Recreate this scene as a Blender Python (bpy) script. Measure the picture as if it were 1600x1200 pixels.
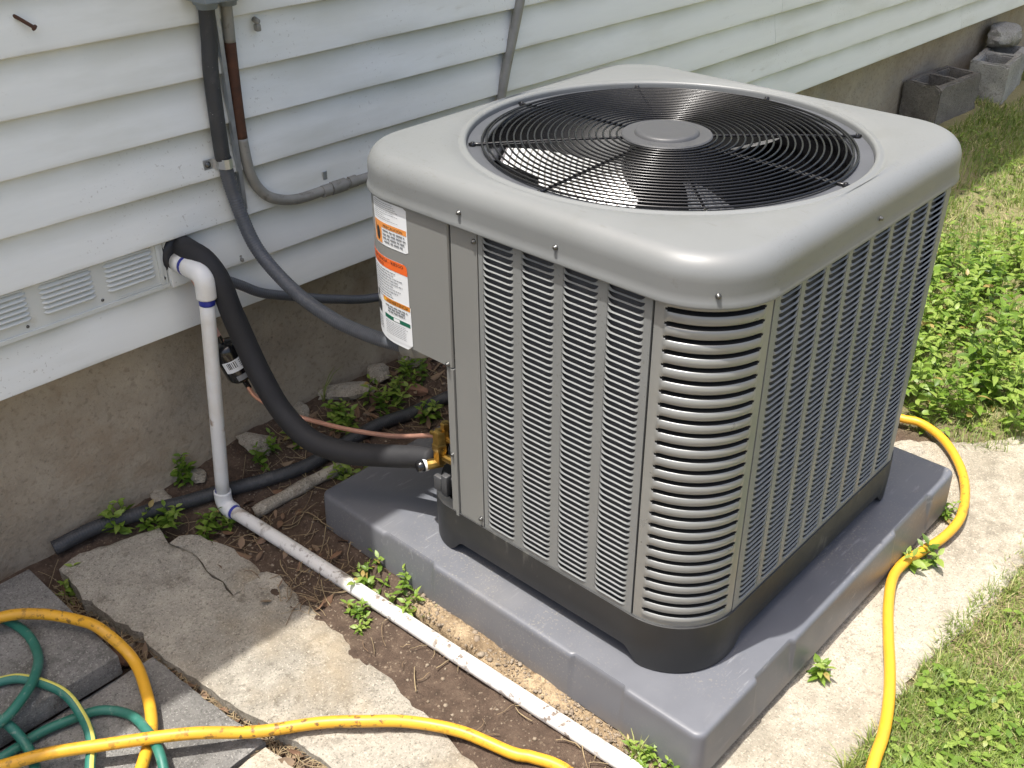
import bpy, bmesh, math, random
import numpy as np
from mathutils import Vector, Matrix, geometry

for o in list(bpy.data.objects):
    bpy.data.objects.remove(o, do_unlink=True)
S = bpy.context.scene
C = S.collection
R = math.radians
random.seed(7)
RNG = np.random.default_rng(11)

# ------------------------------------------------------------------ camera
cam = bpy.data.cameras.new('camera')
cam.sensor_width = 36.0
cam.lens = 36.0 * 1622.13 / 1600.0
cam.clip_start = 0.02
cam.clip_end = 600
co = bpy.data.objects.new('camera', cam)
C.objects.link(co)
YAW, PIT, ROL = 0.74957, 0.54335, -0.0072
fw = Vector((math.cos(YAW) * math.cos(PIT), math.sin(YAW) * math.cos(PIT), -math.sin(PIT)))
rt = Vector((math.sin(YAW), -math.cos(YAW), 0))
up = rt.cross(fw)
rt2 = rt * math.cos(ROL) + up * math.sin(ROL)
up2 = -rt * math.sin(ROL) + up * math.cos(ROL)
m3 = Matrix((rt2, up2, -fw)).transposed()
co.matrix_world = Matrix.Translation((-1.2099, -0.6888, 1.6304)) @ m3.to_4x4()
S.camera = co

# ------------------------------------------------------------------ light
SUN = Vector((-0.24, 0.07, 1.0)).normalized()
world = bpy.data.worlds.new('World')
S.world = world
world.use_nodes = True
wn = world.node_tree.nodes
wl = world.node_tree.links
bg = wn['Background']
sky = wn.new('ShaderNodeTexSky')
sky.sky_type = 'NISHITA'
sky.sun_disc = False
sky.sun_elevation = math.asin(SUN.z)
sky.sun_rotation = math.atan2(SUN.x, SUN.y)
sky.air_density = 1.0
sky.dust_density = 6.0
sky.ozone_density = 0.4
wl.new(sky.outputs['Color'], bg.inputs['Color'])
bg.inputs['Strength'].default_value = 0.115
sl = bpy.data.lights.new('sun', 'SUN')
sl.energy = 3.2
sl.angle = R(0.53)
sl.color = (1.0, 0.965, 0.915)
so = bpy.data.objects.new('sun', sl)
C.objects.link(so)
so.location = (0, 0, 8)
so.rotation_euler = (-SUN).to_track_quat('-Z', 'Y').to_euler()
S.view_settings.view_transform = 'Standard'
S.view_settings.look = 'None'
S.view_settings.gamma = 1.0
S.view_settings.exposure = 1.06
S.view_settings.use_curve_mapping = False


# ------------------------------------------------------------------ helpers
def tag(o, label=None, cat=None, group=None, kind=None):
    if label: o['label'] = label
    if cat: o['category'] = cat
    if group: o['group'] = group
    if kind: o['kind'] = kind
    return o


def thing(name, loc, label, cat, group=None):
    o = bpy.data.objects.new(name, None)
    C.objects.link(o)
    o.location = loc
    o.empty_display_size = 0.05
    return tag(o, label, cat, group)


def wloc(o):
    v = Vector((0, 0, 0))
    while o is not None:
        v += Vector(o.location)
        o = o.parent
    return v


def mk(name, verts, faces, mats, parent=None, smooth=True, midx=None, loc=None, tint=None):
    """ONE mesh object; verts in world coordinates"""
    verts = np.asarray(verts, float).reshape(-1, 3)
    base = wloc(parent) if parent is not None else Vector((0, 0, 0))
    own = Vector(loc) - base if loc is not None else Vector((0, 0, 0))
    off = np.array(base + own)
    me = bpy.data.meshes.new(name)
    me.from_pydata((verts - off).tolist(), [], [tuple(int(i) for i in f) for f in faces])
    if not isinstance(mats, (list, tuple)): mats = [mats]
    for m in mats: me.materials.append(m)
    if midx is not None:
        me.polygons.foreach_set('material_index', np.asarray(midx, np.int32))
    if smooth:
        me.polygons.foreach_set('use_smooth', np.ones(len(me.polygons), bool))
    if tint is not None:
        a = me.attributes.new('tint', 'FLOAT', 'POINT')
        a.data.foreach_set('value', np.asarray(tint, np.float32))
    me.update()
    o = bpy.data.objects.new(name, me)
    C.objects.link(o)
    if parent is not None: o.parent = parent
    o.location = own
    return o


def fix_normals(o):
    bm = bmesh.new(); bm.from_mesh(o.data)
    bmesh.ops.recalc_face_normals(bm, faces=bm.faces)
    bm.to_mesh(o.data); bm.free()
    return o


def sharp(o, deg=35):
    o.data.set_sharp_from_angle(angle=R(deg))
    return o


class MB:
    def __init__(s): s.v, s.f, s.m = [], [], []

    def add(s, v, f, m=0):
        b = len(s.v)
        s.v += [tuple(p) for p in v]
        s.f += [tuple(i + b for i in q) for q in f]
        s.m += [m] * len(f)

    def build(s, name, mats, parent=None, smooth=True, loc=None, ang=35):
        o = mk(name, s.v, s.f, mats, parent, smooth, s.m, loc)
        fix_normals(o)
        if smooth: sharp(o, ang)
        return o


def bbox(x0, x1, y0, y1, z0, z1, bev=0.0, seg=2, mat3=None, origin=None):
    """bevelled box -> verts, faces"""
    bm = bmesh.new()
    bmesh.ops.create_cube(bm, size=1)
    for v in bm.verts:
        v.co = Vector(((x0 + x1) / 2 + v.co.x * (x1 - x0), (y0 + y1) / 2 + v.co.y * (y1 - y0), (z0 + z1) / 2 + v.co.z * (z1 - z0)))
    if bev > 0:
        bmesh.ops.bevel(bm, geom=bm.edges[:], offset=bev, segments=seg, affect='EDGES', profile=0.5)
    if mat3 is not None:
        for v in bm.verts: v.co = Vector(origin) + mat3 @ v.co
    bm.verts.ensure_lookup_table()
    vs = [tuple(v.co) for v in bm.verts]
    fs = [tuple(v.index for v in f.verts) for f in bm.faces]
    bm.free()
    return vs, fs


def catmull(pts, ds):
    P = [Vector(p) for p in pts]
    P = [P[0] * 2 - P[1]] + P + [P[-1] * 2 - P[-2]]
    out = []
    for i in range(1, len(P) - 2):
        a, b, c, d = P[i - 1], P[i], P[i + 1], P[i + 2]
        n = max(1, int((c - b).length / ds))
        for k in range(n):
            t = k / n
            out.append(0.5 * ((2 * b) + (c - a) * t + (2 * a - 5 * b + 4 * c - d) * t * t + (3 * b - a - 3 * c + d) * t ** 3))
    out.append(P[-2].copy())
    return out


def tube(pts, r, n=12, ds=0.01, raw=False, caps=True, rfun=None, up0=None):
    P = [Vector(p) for p in pts] if raw else catmull(pts, ds)
    V, F = [], []
    t0 = (P[1] - P[0]).normalized()
    nrm = Vector(up0) if up0 is not None else (Vector((0, 0, 1)) if abs(t0.z) < .9 else Vector((1, 0, 0)))
    nrm = (nrm - t0 * nrm.dot(t0)).normalized()
    L = 0
    for i, p in enumerate(P):
        t = (P[min(i + 1, len(P) - 1)] - P[max(i - 1, 0)]).normalized()
        nrm = (nrm - t * nrm.dot(t)).normalized()
        bn = t.cross(nrm)
        if i: L += (p - P[i - 1]).length
        rr = rfun(L, i / max(1, len(P) - 1)) if rfun else r
        for k in range(n):
            a = 2 * math.pi * k / n
            V.append(p + nrm * (rr * math.cos(a)) + bn * (rr * math.sin(a)))
    for i in range(len(P) - 1):
        for k in range(n):
            k2 = (k + 1) % n
            F.append((i * n + k, i * n + k2, (i + 1) * n + k2, (i + 1) * n + k))
    if caps:
        F.append(tuple(range(n - 1, -1, -1)))
        F.append(tuple((len(P) - 1) * n + k for k in range(n)))
    return V, F


def lathe(axis_o, axis_d, prof, n=20, caps=True):
    """prof: list of (t along axis, radius)"""
    d = Vector(axis_d).normalized()
    u = (Vector((0, 0, 1)) if abs(d.z) < .9 else Vector((1, 0, 0))).cross(d).normalized()
    w = d.cross(u)
    o = Vector(axis_o)
    V, F = [], []
    for t, r in prof:
        for k in range(n):
            a = 2 * math.pi * k / n
            V.append(o + d * t + u * (r * math.cos(a)) + w * (r * math.sin(a)))
    for i in range(len(prof) - 1):
        for k in range(n):
            k2 = (k + 1) % n
            F.append((i * n + k, i * n + k2, (i + 1) * n + k2, (i + 1) * n + k))
    if caps:
        F.append(tuple(range(n - 1, -1, -1)))
        F.append(tuple((len(prof) - 1) * n + k for k in range(n)))
    return V, F


def hashn(ix, iy, seed):
    h = (ix.astype(np.int64) * 374761393 + iy.astype(np.int64) * 668265263 + seed * 1442695041) & 0x7fffffff
    h = ((h ^ (h >> 13)) * 1274126177) & 0x7fffffff
    return ((h ^ (h >> 16)) & 0xffff) / 65535.0


def vnoise(x, y, f, seed=0, octs=3):
    x = np.asarray(x, float); y = np.asarray(y, float)
    out = np.zeros(np.broadcast(x, y).shape); amp = 1.0; tot = 0
    for o in range(octs):
        X = x * f; Y = y * f
        ix = np.floor(X); iy = np.floor(Y)
        tx = X - ix; ty = Y - iy
        tx = tx * tx * (3 - 2 * tx); ty = ty * ty * (3 - 2 * ty)
        a = hashn(ix, iy, seed + o); b = hashn(ix + 1, iy, seed + o)
        c = hashn(ix, iy + 1, seed + o); d = hashn(ix + 1, iy + 1, seed + o)
        out += amp * ((a * (1 - tx) + b * tx) * (1 - ty) + (c * (1 - tx) + d * tx) * ty)
        tot += amp; amp *= .5; f *= 2
    return out / tot * 2 - 1


def sstep(x, a, b):
    t = np.clip((np.asarray(x, float) - a) / (b - a), 0, 1)
    return t * t * (3 - 2 * t)


# ------------------------------------------------------------------ materials
def mat(name, cols, scale=20, detail=6, nrough=.6, rough=(.6, .75), metal=0.0, spec=0.5, bump=(), layers=(), stretch=(1, 1, 1), coat=0.0, tint=None):
    m = bpy.data.materials.new(name)
    m.use_nodes = True
    N, L = m.node_tree.nodes, m.node_tree.links
    p = N['Principled BSDF']
    p.inputs['Metallic'].default_value = metal
    p.inputs['Specular IOR Level'].default_value = spec
    if coat:
        p.inputs['Coat Weight'].default_value = coat
        p.inputs['Coat Roughness'].default_value = .15
    tc = N.new('ShaderNodeTexCoord')

    def coords(st):
        if tuple(st) == (1, 1, 1): return tc.outputs['Object']
        mp = N.new('ShaderNodeMapping'); mp.inputs['Scale'].default_value = st
        L.new(tc.outputs['Object'], mp.inputs['Vector'])
        return mp.outputs['Vector']

    def noise(sc, dt, ro, st=(1, 1, 1)):
        t = N.new('ShaderNodeTexNoise')
        t.inputs['Scale'].default_value = sc; t.inputs['Detail'].default_value = dt; t.inputs['Roughness'].default_value = ro
        L.new(coords(st), t.inputs['Vector'])
        return t.outputs['Fac']

    nf = noise(scale, detail, nrough, stretch)
    cr = N.new('ShaderNodeValToRGB')
    el = cr.color_ramp.elements
    while len(el) < len(cols): el.new(0.5)
    for i, (pos, c) in enumerate(cols):
        el[i].position = pos; el[i].color = (*c, 1)
    L.new(nf, cr.inputs['Fac'])
    col = cr.outputs['Color']
    for ly in layers:
        kind = ly.get('kind', 'noise')
        if kind == 'noise':
            f = noise(ly['scale'], ly.get('detail', 5), ly.get('rough', .6), ly.get('stretch', (1, 1, 1)))
        elif kind == 'voronoi':
            t = N.new('ShaderNodeTexVoronoi'); t.inputs['Scale'].default_value = ly['scale']
            L.new(coords(ly.get('stretch', (1, 1, 1))), t.inputs['Vector']); f = t.outputs['Distance']
        elif kind == 'cell':
            t = N.new('ShaderNodeTexVoronoi'); t.inputs['Scale'].default_value = ly['scale']
            L.new(coords(ly.get('stretch', (1, 1, 1))), t.inputs['Vector'])
            sep = N.new('ShaderNodeSeparateColor'); L.new(t.outputs['Color'], sep.inputs['Color']); f = sep.outputs['Red']
        elif kind == 'axis':
            sp_ = N.new('ShaderNodeSeparateXYZ'); L.new(tc.outputs['Object'], sp_.inputs['Vector']); f = sp_.outputs[ly['axis']]
        elif kind == 'attr':
            t = N.new('ShaderNodeAttribute'); t.attribute_name = ly['attr']; f = t.outputs['Fac']
        mr = N.new('ShaderNodeMapRange')
        mr.inputs['From Min'].default_value = ly['lo']; mr.inputs['From Max'].default_value = ly['hi']
        mr.inputs['To Max'].default_value = ly.get('amt', 1.0)
        L.new(f, mr.inputs['Value'])
        fac = mr.outputs['Result']
        if 'mask' in ly:
            mk_ = ly['mask']
            f2 = noise(mk_[0], 3, .5)
            mr2 = N.new('ShaderNodeMapRange'); mr2.inputs['From Min'].default_value = mk_[1]; mr2.inputs['From Max'].default_value = mk_[2]
            L.new(f2, mr2.inputs['Value'])
            mu = N.new('ShaderNodeMath'); mu.operation = 'MULTIPLY'
            L.new(fac, mu.inputs[0]); L.new(mr2.outputs['Result'], mu.inputs[1]); fac = mu.outputs[0]
        mx = N.new('ShaderNodeMix'); mx.data_type = 'RGBA'
        L.new(fac, mx.inputs['Factor']); L.new(col, mx.inputs['A']); mx.inputs['B'].default_value = (*ly['color'], 1)
        col = mx.outputs['Result']
    L.new(col, p.inputs['Base Color'])
    mr = N.new('ShaderNodeMapRange')
    mr.inputs['To Min'].default_value = rough[0]; mr.inputs['To Max'].default_value = rough[1]
    mr.inputs['From Min'].default_value = .3; mr.inputs['From Max'].default_value = .7
    L.new(nf, mr.inputs['Value']); L.new(mr.outputs['Result'], p.inputs['Roughness'])
    prev = None
    for (st, sc, dist, *rest) in bump:
        f = noise(sc, rest[0] if rest else 6, .65, rest[1] if len(rest) > 1 else (1, 1, 1))
        b = N.new('ShaderNodeBump')
        b.inputs['Strength'].default_value = st; b.inputs['Distance'].default_value = dist
        L.new(f, b.inputs['Height'])
        if prev: L.new(prev, b.inputs['Normal'])
        prev = b.outputs['Normal']
    if prev: L.new(prev, p.inputs['Normal'])
    return m


def flat(c, d=.12):
    return [(0.3, tuple(x * (1 - d) for x in c)), (0.7, tuple(min(1, x * (1 + d)) for x in c))]


M = {}
M['cap'] = mat('grey_cap_paint', flat((.164, .172, .172), .03), 6, rough=(.40, .50), bump=[(.05, 500, .0005)], coat=.06,
               layers=[dict(scale=9, lo=.55, hi=.75, color=(.145, .150, .142), amt=.5), dict(scale=220, detail=2, lo=.62, hi=.66, color=(.11, .10, .085), amt=.4, mask=(5, .50, .6)), dict(scale=30, lo=.65, hi=.69, color=(.12, .12, .11), amt=.35, stretch=(2.5, .6, 1))])
M['paint'] = mat('taupe_panel_paint', flat((.200, .208, .206), .04), 8, rough=(.32, .42), bump=[(.04, 500, .0005)], coat=.05, spec=.4,
                 layers=[dict(scale=7, lo=.58, hi=.8, color=(.165, .165, .15), amt=.5), dict(scale=160, detail=2, lo=.62, hi=.66, color=(.10, .095, .08), amt=.4, mask=(4, .5, .6))])
M['panelface'] = mat('access_panel_paint', flat((.205, .207, .198), .03), 5, rough=(.38, .48), bump=[(.04, 600, .0004)],
                     layers=[dict(scale=60, lo=.72, hi=.78, color=(.30, .30, .28), amt=.35)])
M['corner'] = mat('corner_grille_metal', flat((.262, .268, .260), .06), 12, rough=(.27, .37), metal=.25,
                  bump=[(.05, 300, .0005)], layers=[dict(scale=10, lo=.62, hi=.8, color=(.22, .19, .12), amt=.35)])
M['void'] = mat('slot_dark_interior', flat((.006, .006, .006)), rough=(.8, .9))
M['coil'] = mat('condenser_coil_fins', flat((.062, .067, .078), .1), 40, rough=(.6, .7), metal=.0, spec=.25, bump=[(.6, 900, .002, 2, (1, 1, .02))])
M['pan'] = mat('black_base_plastic', flat((.019, .020, .021), .12), 18, rough=(.42, .55), bump=[(.15, 350, .001)],
               layers=[dict(scale=34, lo=.59, hi=.66, color=(.15, .145, .13), amt=.55, stretch=(1, 1, .3), mask=(5, .50, .60)),
                       dict(scale=8, lo=.55, hi=.8, color=(.05, .045, .038), amt=.5)])
M['pad'] = mat('slate_plastic_pad', flat((.130, .136, .152), .05), 14, rough=(.36, .48), bump=[(.12, 240, .0012), (.1, 12, .002)],
               layers=[dict(scale=45, lo=.58, hi=.66, color=(.34, .34, .35), amt=.4, stretch=(.35, 2.2, 1), mask=(6, .5, .62)),
                       dict(scale=5, lo=.5, hi=.75, color=(.20, .195, .19), amt=.35),
                       dict(scale=200, detail=2, lo=.60, hi=.65, color=(.30, .27, .22), amt=.5, mask=(4, .46, .6)), dict(kind='axis', axis='Z', lo=.040, hi=.0, color=(.20, .165, .125), amt=.55, mask=(9, .36, .62))])
M['blackmetal'] = mat('black_gloss_wire', flat((.007, .007, .008)), rough=(.22, .30), spec=.45, coat=.12)
M['hubgrey'] = mat('charcoal_hub', flat((.060, .062, .066), .06), 30, rough=(.45, .55), bump=[(.1, 400, .0006)])
M['plate'] = mat('slate_fan_plate', flat((.075, .08, .09), .08), 20, rough=(.42, .55),
                 layers=[dict(scale=120, lo=.70, hi=.76, color=(.18, .18, .18), amt=.6)])
M['blade'] = mat('bare_aluminium_blade', flat((.70, .71, .72), .05), 15, rough=(.42, .48), metal=1.0)
M['screw'] = mat('zinc_screw', flat((.13, .13, .125)), 200, rough=(.3, .4), metal=.8)
M['white_label'] = mat('white_sticker', flat((.72, .74, .76), .02), rough=(.35, .4))
M['ink'] = mat('black_ink', flat((.02, .02, .02)), rough=(.5, .6))
M['greyink'] = mat('grey_ink', flat((.20, .21, .22)), rough=(.5, .6))
M['orange'] = mat('orange_ink', flat((.72, .27, .06), .05), rough=(.4, .5))
M['redorange'] = mat('red_orange_ink', flat((.75, .13, .02), .05), rough=(.4, .5))
M['amber'] = mat('amber_ink', flat((.62, .22, .02), .05), rough=(.4, .5))
M['yellowink'] = mat('yellow_ink', flat((.80, .52, .05), .05), rough=(.4, .5))
M['greenink'] = mat('dark_green_ink', flat((.01, .12, .07), .05), rough=(.4, .5))
M['pvc'] = mat('white_pvc', flat((.78, .78, .76), .03), 10, rough=(.28, .4), bump=[(.05, 80, .0005)],
               layers=[dict(scale=24, lo=.60, hi=.64, color=(.24, .13, .06), amt=.75, mask=(6, .55, .60)),
                       dict(scale=9, lo=.5, hi=.8, color=(.56, .50, .38), amt=.55)])
M['pvcdirty'] = mat('muddy_pvc', flat((.74, .73, .70), .04), 12, rough=(.35, .5), bump=[(.08, 90, .0008)],
                    layers=[dict(scale=46, lo=.53, hi=.61, color=(.10, .06, .035), amt=.9, mask=(7, .42, .56)),
                            dict(scale=14, lo=.5, hi=.78, color=(.42, .36, .28), amt=.6)])
M['primer'] = mat('purple_primer', flat((.022, .035, .30), .2), 60, rough=(.4, .5))
M['foam'] = mat('black_foam_insulation', flat((.016, .016, .018), .15), 30, rough=(.62, .78), bump=[(.25, 160, .0015), (.2, 25, .003)],
                layers=[dict(scale=12, lo=.6, hi=.8, color=(.045, .043, .04), amt=.5)])
M['conduit'] = mat('slate_flexible_conduit', flat((.085, .092, .105), .1), 40, rough=(.36, .46), bump=[(.1, 200, .0006)],
                   layers=[dict(scale=160, lo=.70, hi=.74, color=(.4, .4, .4), amt=.7, mask=(4, .5, .6))])
M['conduitdark'] = mat('dusty_black_conduit', flat((.036, .038, .041), .15), 40, rough=(.5, .65),
                       layers=[dict(scale=230, lo=.69, hi=.73, color=(.45, .45, .44), amt=.8), dict(scale=20, lo=.55, hi=.8, color=(.12, .115, .11), amt=.6)])
M['oldsteel'] = mat('weathered_conduit', flat((.27, .265, .24), .14), 30, rough=(.5, .65), bump=[(.2, 120, .001)], metal=.2,
                    layers=[dict(scale=40, lo=.6, hi=.7, color=(.12, .10, .08), amt=.6)])
M['rust'] = mat('rusty_conduit', flat((.075, .030, .016), .35), 50, rough=(.7, .85), bump=[(.3, 160, .001)],
                layers=[dict(scale=25, lo=.62, hi=.75, color=(.16, .13, .10), amt=.6)])
M['galv'] = mat('galvanised_clamp', flat((.48, .50, .51), .12), 40, rough=(.3, .42), metal=.7)
M['brass'] = mat('brass', flat((.52, .34, .10), .15), 60, rough=(.25, .38), metal=1.0)
M['copper'] = mat('bright_copper', flat((.80, .44, .33), .08), 30, rough=(.38, .48), metal=.75,
                  layers=[dict(scale=30, lo=.6, hi=.75, color=(.45, .20, .13), amt=.5)])
M['blackgloss'] = mat('black_gloss_enamel', flat((.008, .008, .009)), rough=(.16, .24), coat=.4)
M['boxgrey'] = mat('grey_box_paint', flat((.20, .24, .27), .06), 20, rough=(.4, .5))
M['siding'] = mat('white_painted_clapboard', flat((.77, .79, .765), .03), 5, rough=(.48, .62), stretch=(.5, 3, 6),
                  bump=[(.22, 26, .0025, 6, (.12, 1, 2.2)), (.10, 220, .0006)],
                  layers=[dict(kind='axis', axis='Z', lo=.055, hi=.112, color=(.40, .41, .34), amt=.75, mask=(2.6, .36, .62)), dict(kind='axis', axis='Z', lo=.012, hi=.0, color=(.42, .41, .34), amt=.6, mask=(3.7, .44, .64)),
                          dict(scale=3.2, lo=.50, hi=.80, color=(.54, .55, .48), amt=.6, stretch=(.6, 1, 2.5)),
                          dict(scale=30, lo=.64, hi=.74, color=(.42, .40, .33), amt=.45, stretch=(.25, 1, 1.2), mask=(2.2, .50, .62)),
                          dict(scale=120, detail=2, lo=.65, hi=.68, color=(.30, .28, .23), amt=.4, mask=(3, .50, .62))])
M['vent'] = mat('off_white_vent_metal', flat((.60, .62, .59), .03), 8, rough=(.42, .52),
                layers=[dict(scale=22, lo=.60, hi=.75, color=(.42, .40, .30), amt=.5)])
M['founda'] = mat('aged_foundation_concrete', [(.25, (.265, .215, .155)), (.5, (.39, .325, .24)), (.75, (.49, .42, .32))], 5, 9, .68, rough=(.85, .95),
                  bump=[(.7, 60, .006), (.5, 260, .002), (.3, 12, .01)],
                  layers=[dict(scale=2.2, lo=.5, hi=.7, color=(.32, .295, .25), amt=.7), dict(scale=70, detail=4, lo=.53, hi=.66, color=(.15, .12, .082), amt=.35),
                          dict(scale=140, lo=.64, hi=.70, color=(.10, .075, .055), amt=.45),
                          dict(scale=200, lo=.66, hi=.72, color=(.42, .38, .31), amt=.5),
                          dict(scale=3.5, lo=.56, hi=.70, color=(.27, .19, .115), amt=.6)])


def concrete(name, a, b, dark, pits=.7, sc=7, warm=None):
    light = tuple(min(.72, x * 1.3) for x in b)
    ly = [dict(scale=3.2, detail=7, lo=.46, hi=.62, color=dark, amt=.70), dict(scale=6.5, detail=8, rough=.7, lo=.55, hi=.63, color=tuple(x * .6 for x in dark), amt=.55, mask=(2.3, .46, .58)),
          dict(scale=12, detail=8, lo=.50, hi=.68, color=light, amt=.4, stretch=(1.1, .9, 1)),
          dict(scale=30, detail=9, rough=.75, lo=.52, hi=.63, color=dark, amt=.8, mask=(4.5, .40, .56)),
          dict(scale=95, detail=5, rough=.7, lo=.53, hi=.66, color=tuple(x * .75 for x in dark), amt=.55),
          dict(scale=230, detail=2, lo=.58, hi=.68, color=tuple(x * .55 for x in dark), amt=.7),
          dict(scale=200, detail=2, lo=.58, hi=.68, color=light, amt=.55, stretch=(1.15, .85, 1.2)),
          dict(kind='voronoi', scale=85, lo=.17, hi=.07, color=tuple(x * .30 for x in a), amt=pits, mask=(5, .46, .60))]
    if warm: ly.append(dict(scale=3.0, lo=.52, hi=.70, color=warm, amt=.55))
    return mat(name, [(.28, a), (.72, b)], sc, 9, .68, rough=(.85, .95), layers=ly,
               bump=[(1.0, 90, .0055, 9), (.7, 330, .0022), (.45, 18, .008)], spec=.3)


M['slab'] = concrete('worn_tan_concrete', (.285, .265, .222), (.45, .415, .345), (.17, .15, .118), .9, warm=(.45, .36, .235))
M['slabR'] = concrete('pale_cream_concrete', (.37, .33, .262), (.51, .465, .375), (.26, .23, .175), .7, 6)
M['sandy'] = concrete('sandy_eroded_concrete', (.22, .155, .09), (.44, .34, .215), (.12, .08, .045), .95, 22)
M['paver'] = concrete('grey_paver_concrete', (.235, .228, .215), (.335, .325, .30), (.13, .125, .115), .7, 6)
M['cinder'] = concrete('cinder_block_concrete', (.15, .138, .12), (.24, .22, .19), (.09, .08, .07), .8, 12)
M['cinderpale'] = concrete('pale_cinder_concrete', (.30, .29, .27), (.44, .425, .39), (.16, .15, .13), .8, 14)
M['stone'] = concrete('pale_rubble_stone', (.30, .27, .22), (.46, .42, .34), (.18, .15, .11), .8, 18)
M['soil'] = None
M['yhose'] = mat('yellow_rubber_hose', flat((.68, .355, .025), .06), 14, rough=(.38, .52), bump=[(.10, 120, .0008)],
                 layers=[dict(scale=60, lo=.55, hi=.62, color=(.085, .05, .02), amt=.85, mask=(2.4, .47, .60)),
                         dict(scale=16, lo=.52, hi=.75, color=(.48, .24, .03), amt=.6)])
M['ghose'] = mat('faded_green_hose', flat((.020, .145, .105), .16), 18, rough=(.42, .58), bump=[(.12, 120, .0008)],
                 layers=[dict(scale=70, lo=.60, hi=.68, color=(.20, .26, .22), amt=.6), dict(scale=9, lo=.5, hi=.72, color=(.07, .20, .17), amt=.7),
                         dict(scale=50, lo=.64, hi=.72, color=(.05, .045, .03), amt=.5)])
M['ystripe'] = mat('pale_yellow_stripe', flat((.66, .62, .14), .06), 40, rough=(.4, .5))
M['dryleaf'] = mat('brown_dry_leaf', flat((.155, .085, .048), .35), 30, rough=(.7, .8),
                   layers=[dict(kind='attr', attr='tint', lo=.3, hi=1, color=(.27, .21, .14), amt=.8)])
M['twig'] = mat('straw_twig', flat((.30, .23, .13), .3), 30, rough=(.8, .9), layers=[dict(kind='attr', attr='tint', lo=.4, hi=1, color=(.16, .10, .06), amt=.9)])
M['redbrick'] = mat('brick_fragment', flat((.21, .115, .075), .2), 40, rough=(.85, .92), bump=[(.5, 120, .002)])
M['pebble'] = mat('mixed_pebbles', flat((.22, .17, .12), .2), 60, rough=(.8, .9), layers=[dict(kind='attr', attr='tint', lo=.2, hi=1, color=(.30, .25, .185), amt=.8)])
M['roof'] = mat('grey_shingle', flat((.10, .095, .09), .2), 40, rough=(.85, .95))
M['black_rubber'] = mat('black_tape', flat((.014, .014, .018)), 30, rough=(.35, .5), bump=[(.4, 60, .003)])


def leafmat(name, c0, c1, c2, rough=.45, trans=.35):
    m = bpy.data.materials.new(name); m.use_nodes = True
    N, L = m.node_tree.nodes, m.node_tree.links
    p = N['Principled BSDF']; out = N['Material Output']
    at = N.new('ShaderNodeAttribute'); at.attribute_name = 'tint'
    cr = N.new('ShaderNodeValToRGB')
    cr.color_ramp.elements[0].color = (*c0, 1); cr.color_ramp.elements[1].color = (*c2, 1)
    e = cr.color_ramp.elements.new(.5); e.color = (*c1, 1)
    if name == 'weed_leaf':
        e = cr.color_ramp.elements.new(.88); e.color = (*c2, 1)
        cr.color_ramp.elements[-1].color = (.36, .27, .09, 1)
    L.new(at.outputs['Fac'], cr.inputs['Fac'])
    L.new(cr.outputs['Color'], p.inputs['Base Color'])
    p.inputs['Roughness'].default_value = rough
    tr = N.new('ShaderNodeBsdfTranslucent')
    hs = N.new('ShaderNodeHueSaturation'); hs.inputs['Value'].default_value = 1.5; hs.inputs['Saturation'].default_value = 1.1
    L.new(cr.outputs['Color'], hs.inputs['Color']); L.new(hs.outputs['Color'], tr.inputs['Color'])
    mx = N.new('ShaderNodeMixShader'); mx.inputs['Fac'].default_value = trans
    L.new(p.outputs[0], mx.inputs[1]); L.new(tr.outputs[0], mx.inputs[2]); L.new(mx.outputs[0], out.inputs['Surface'])
    return m


M['leaf'] = leafmat('weed_leaf', (.075, .145, .016), (.170, .275, .036), (.27, .36, .075))
M['lawn'] = leafmat('lawn_blade', (.11, .175, .032), (.26, .32, .075), (.54, .46, .26), .55, .3)

# ------------------------------------------------------------------ ground
WYAW = -0.0213
WY = 1.3303
wt = np.array([math.cos(WYAW), math.sin(WYAW)])
wo = np.array([math.sin(WYAW), -math.cos(WYAW)])      # outward from the wall


def wp(s, off, z):
    return (wt[0] * s + wo[0] * off, WY + wt[1] * s + wo[1] * off, z)


def gz(x, y):
    x = np.asarray(x, float); y = np.asarray(y, float)
    wf = 1.388 - .0213 * x
    k = sstep(x, -.30, .10)
    k2 = sstep(x, 2.0, 3.2)
    rise = (.078 + .047 * k + .02 * k2) * sstep(y, wf - (.17 + .23 * k + .30 * k2), wf) * (.55 + .45 * sstep(x, -.62, -.05))
    z = -.020 + rise
    z = z + .020 * sstep(x, -.40, -.34) * sstep(-x, .060, .075) * sstep(-y, -1.20, -1.0) + .036 * sstep(x, -.105, -.080) * sstep(y, .60, .70) * sstep(-y, -1.20, -1.05)
    lawn = np.maximum(sstep(-y, .25, .36) * sstep(x, -.1, .25), sstep(x, 1.25, 1.5))
    z = z + .014 * lawn
    under = (sstep(-x, .50, .56) + sstep(-x, .28, .31) * sstep(-y, -1.33, -1.28))
    z = z - .010 * np.clip(under, 0, 1)
    near = (np.abs(x) < 8) & (np.abs(y) < 4)
    z = z + np.where(near, .009 * vnoise(x, y, 7, 3, 3) + .0045 * vnoise(x, y, 42, 5, 2), .03 * vnoise(x, y, .4, 3, 2))
    return z


def axis(lo, hi, step, far):
    a = list(np.arange(lo, hi, step))
    d = step
    x = lo
    left = []
    while x > -far:
        d *= 1.35; x -= d; left.append(x)
    d = step; x = a[-1]; right = []
    while x < far:
        d *= 1.35; x += d; right.append(x)
    return np.array(left[::-1] + a + right)


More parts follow.
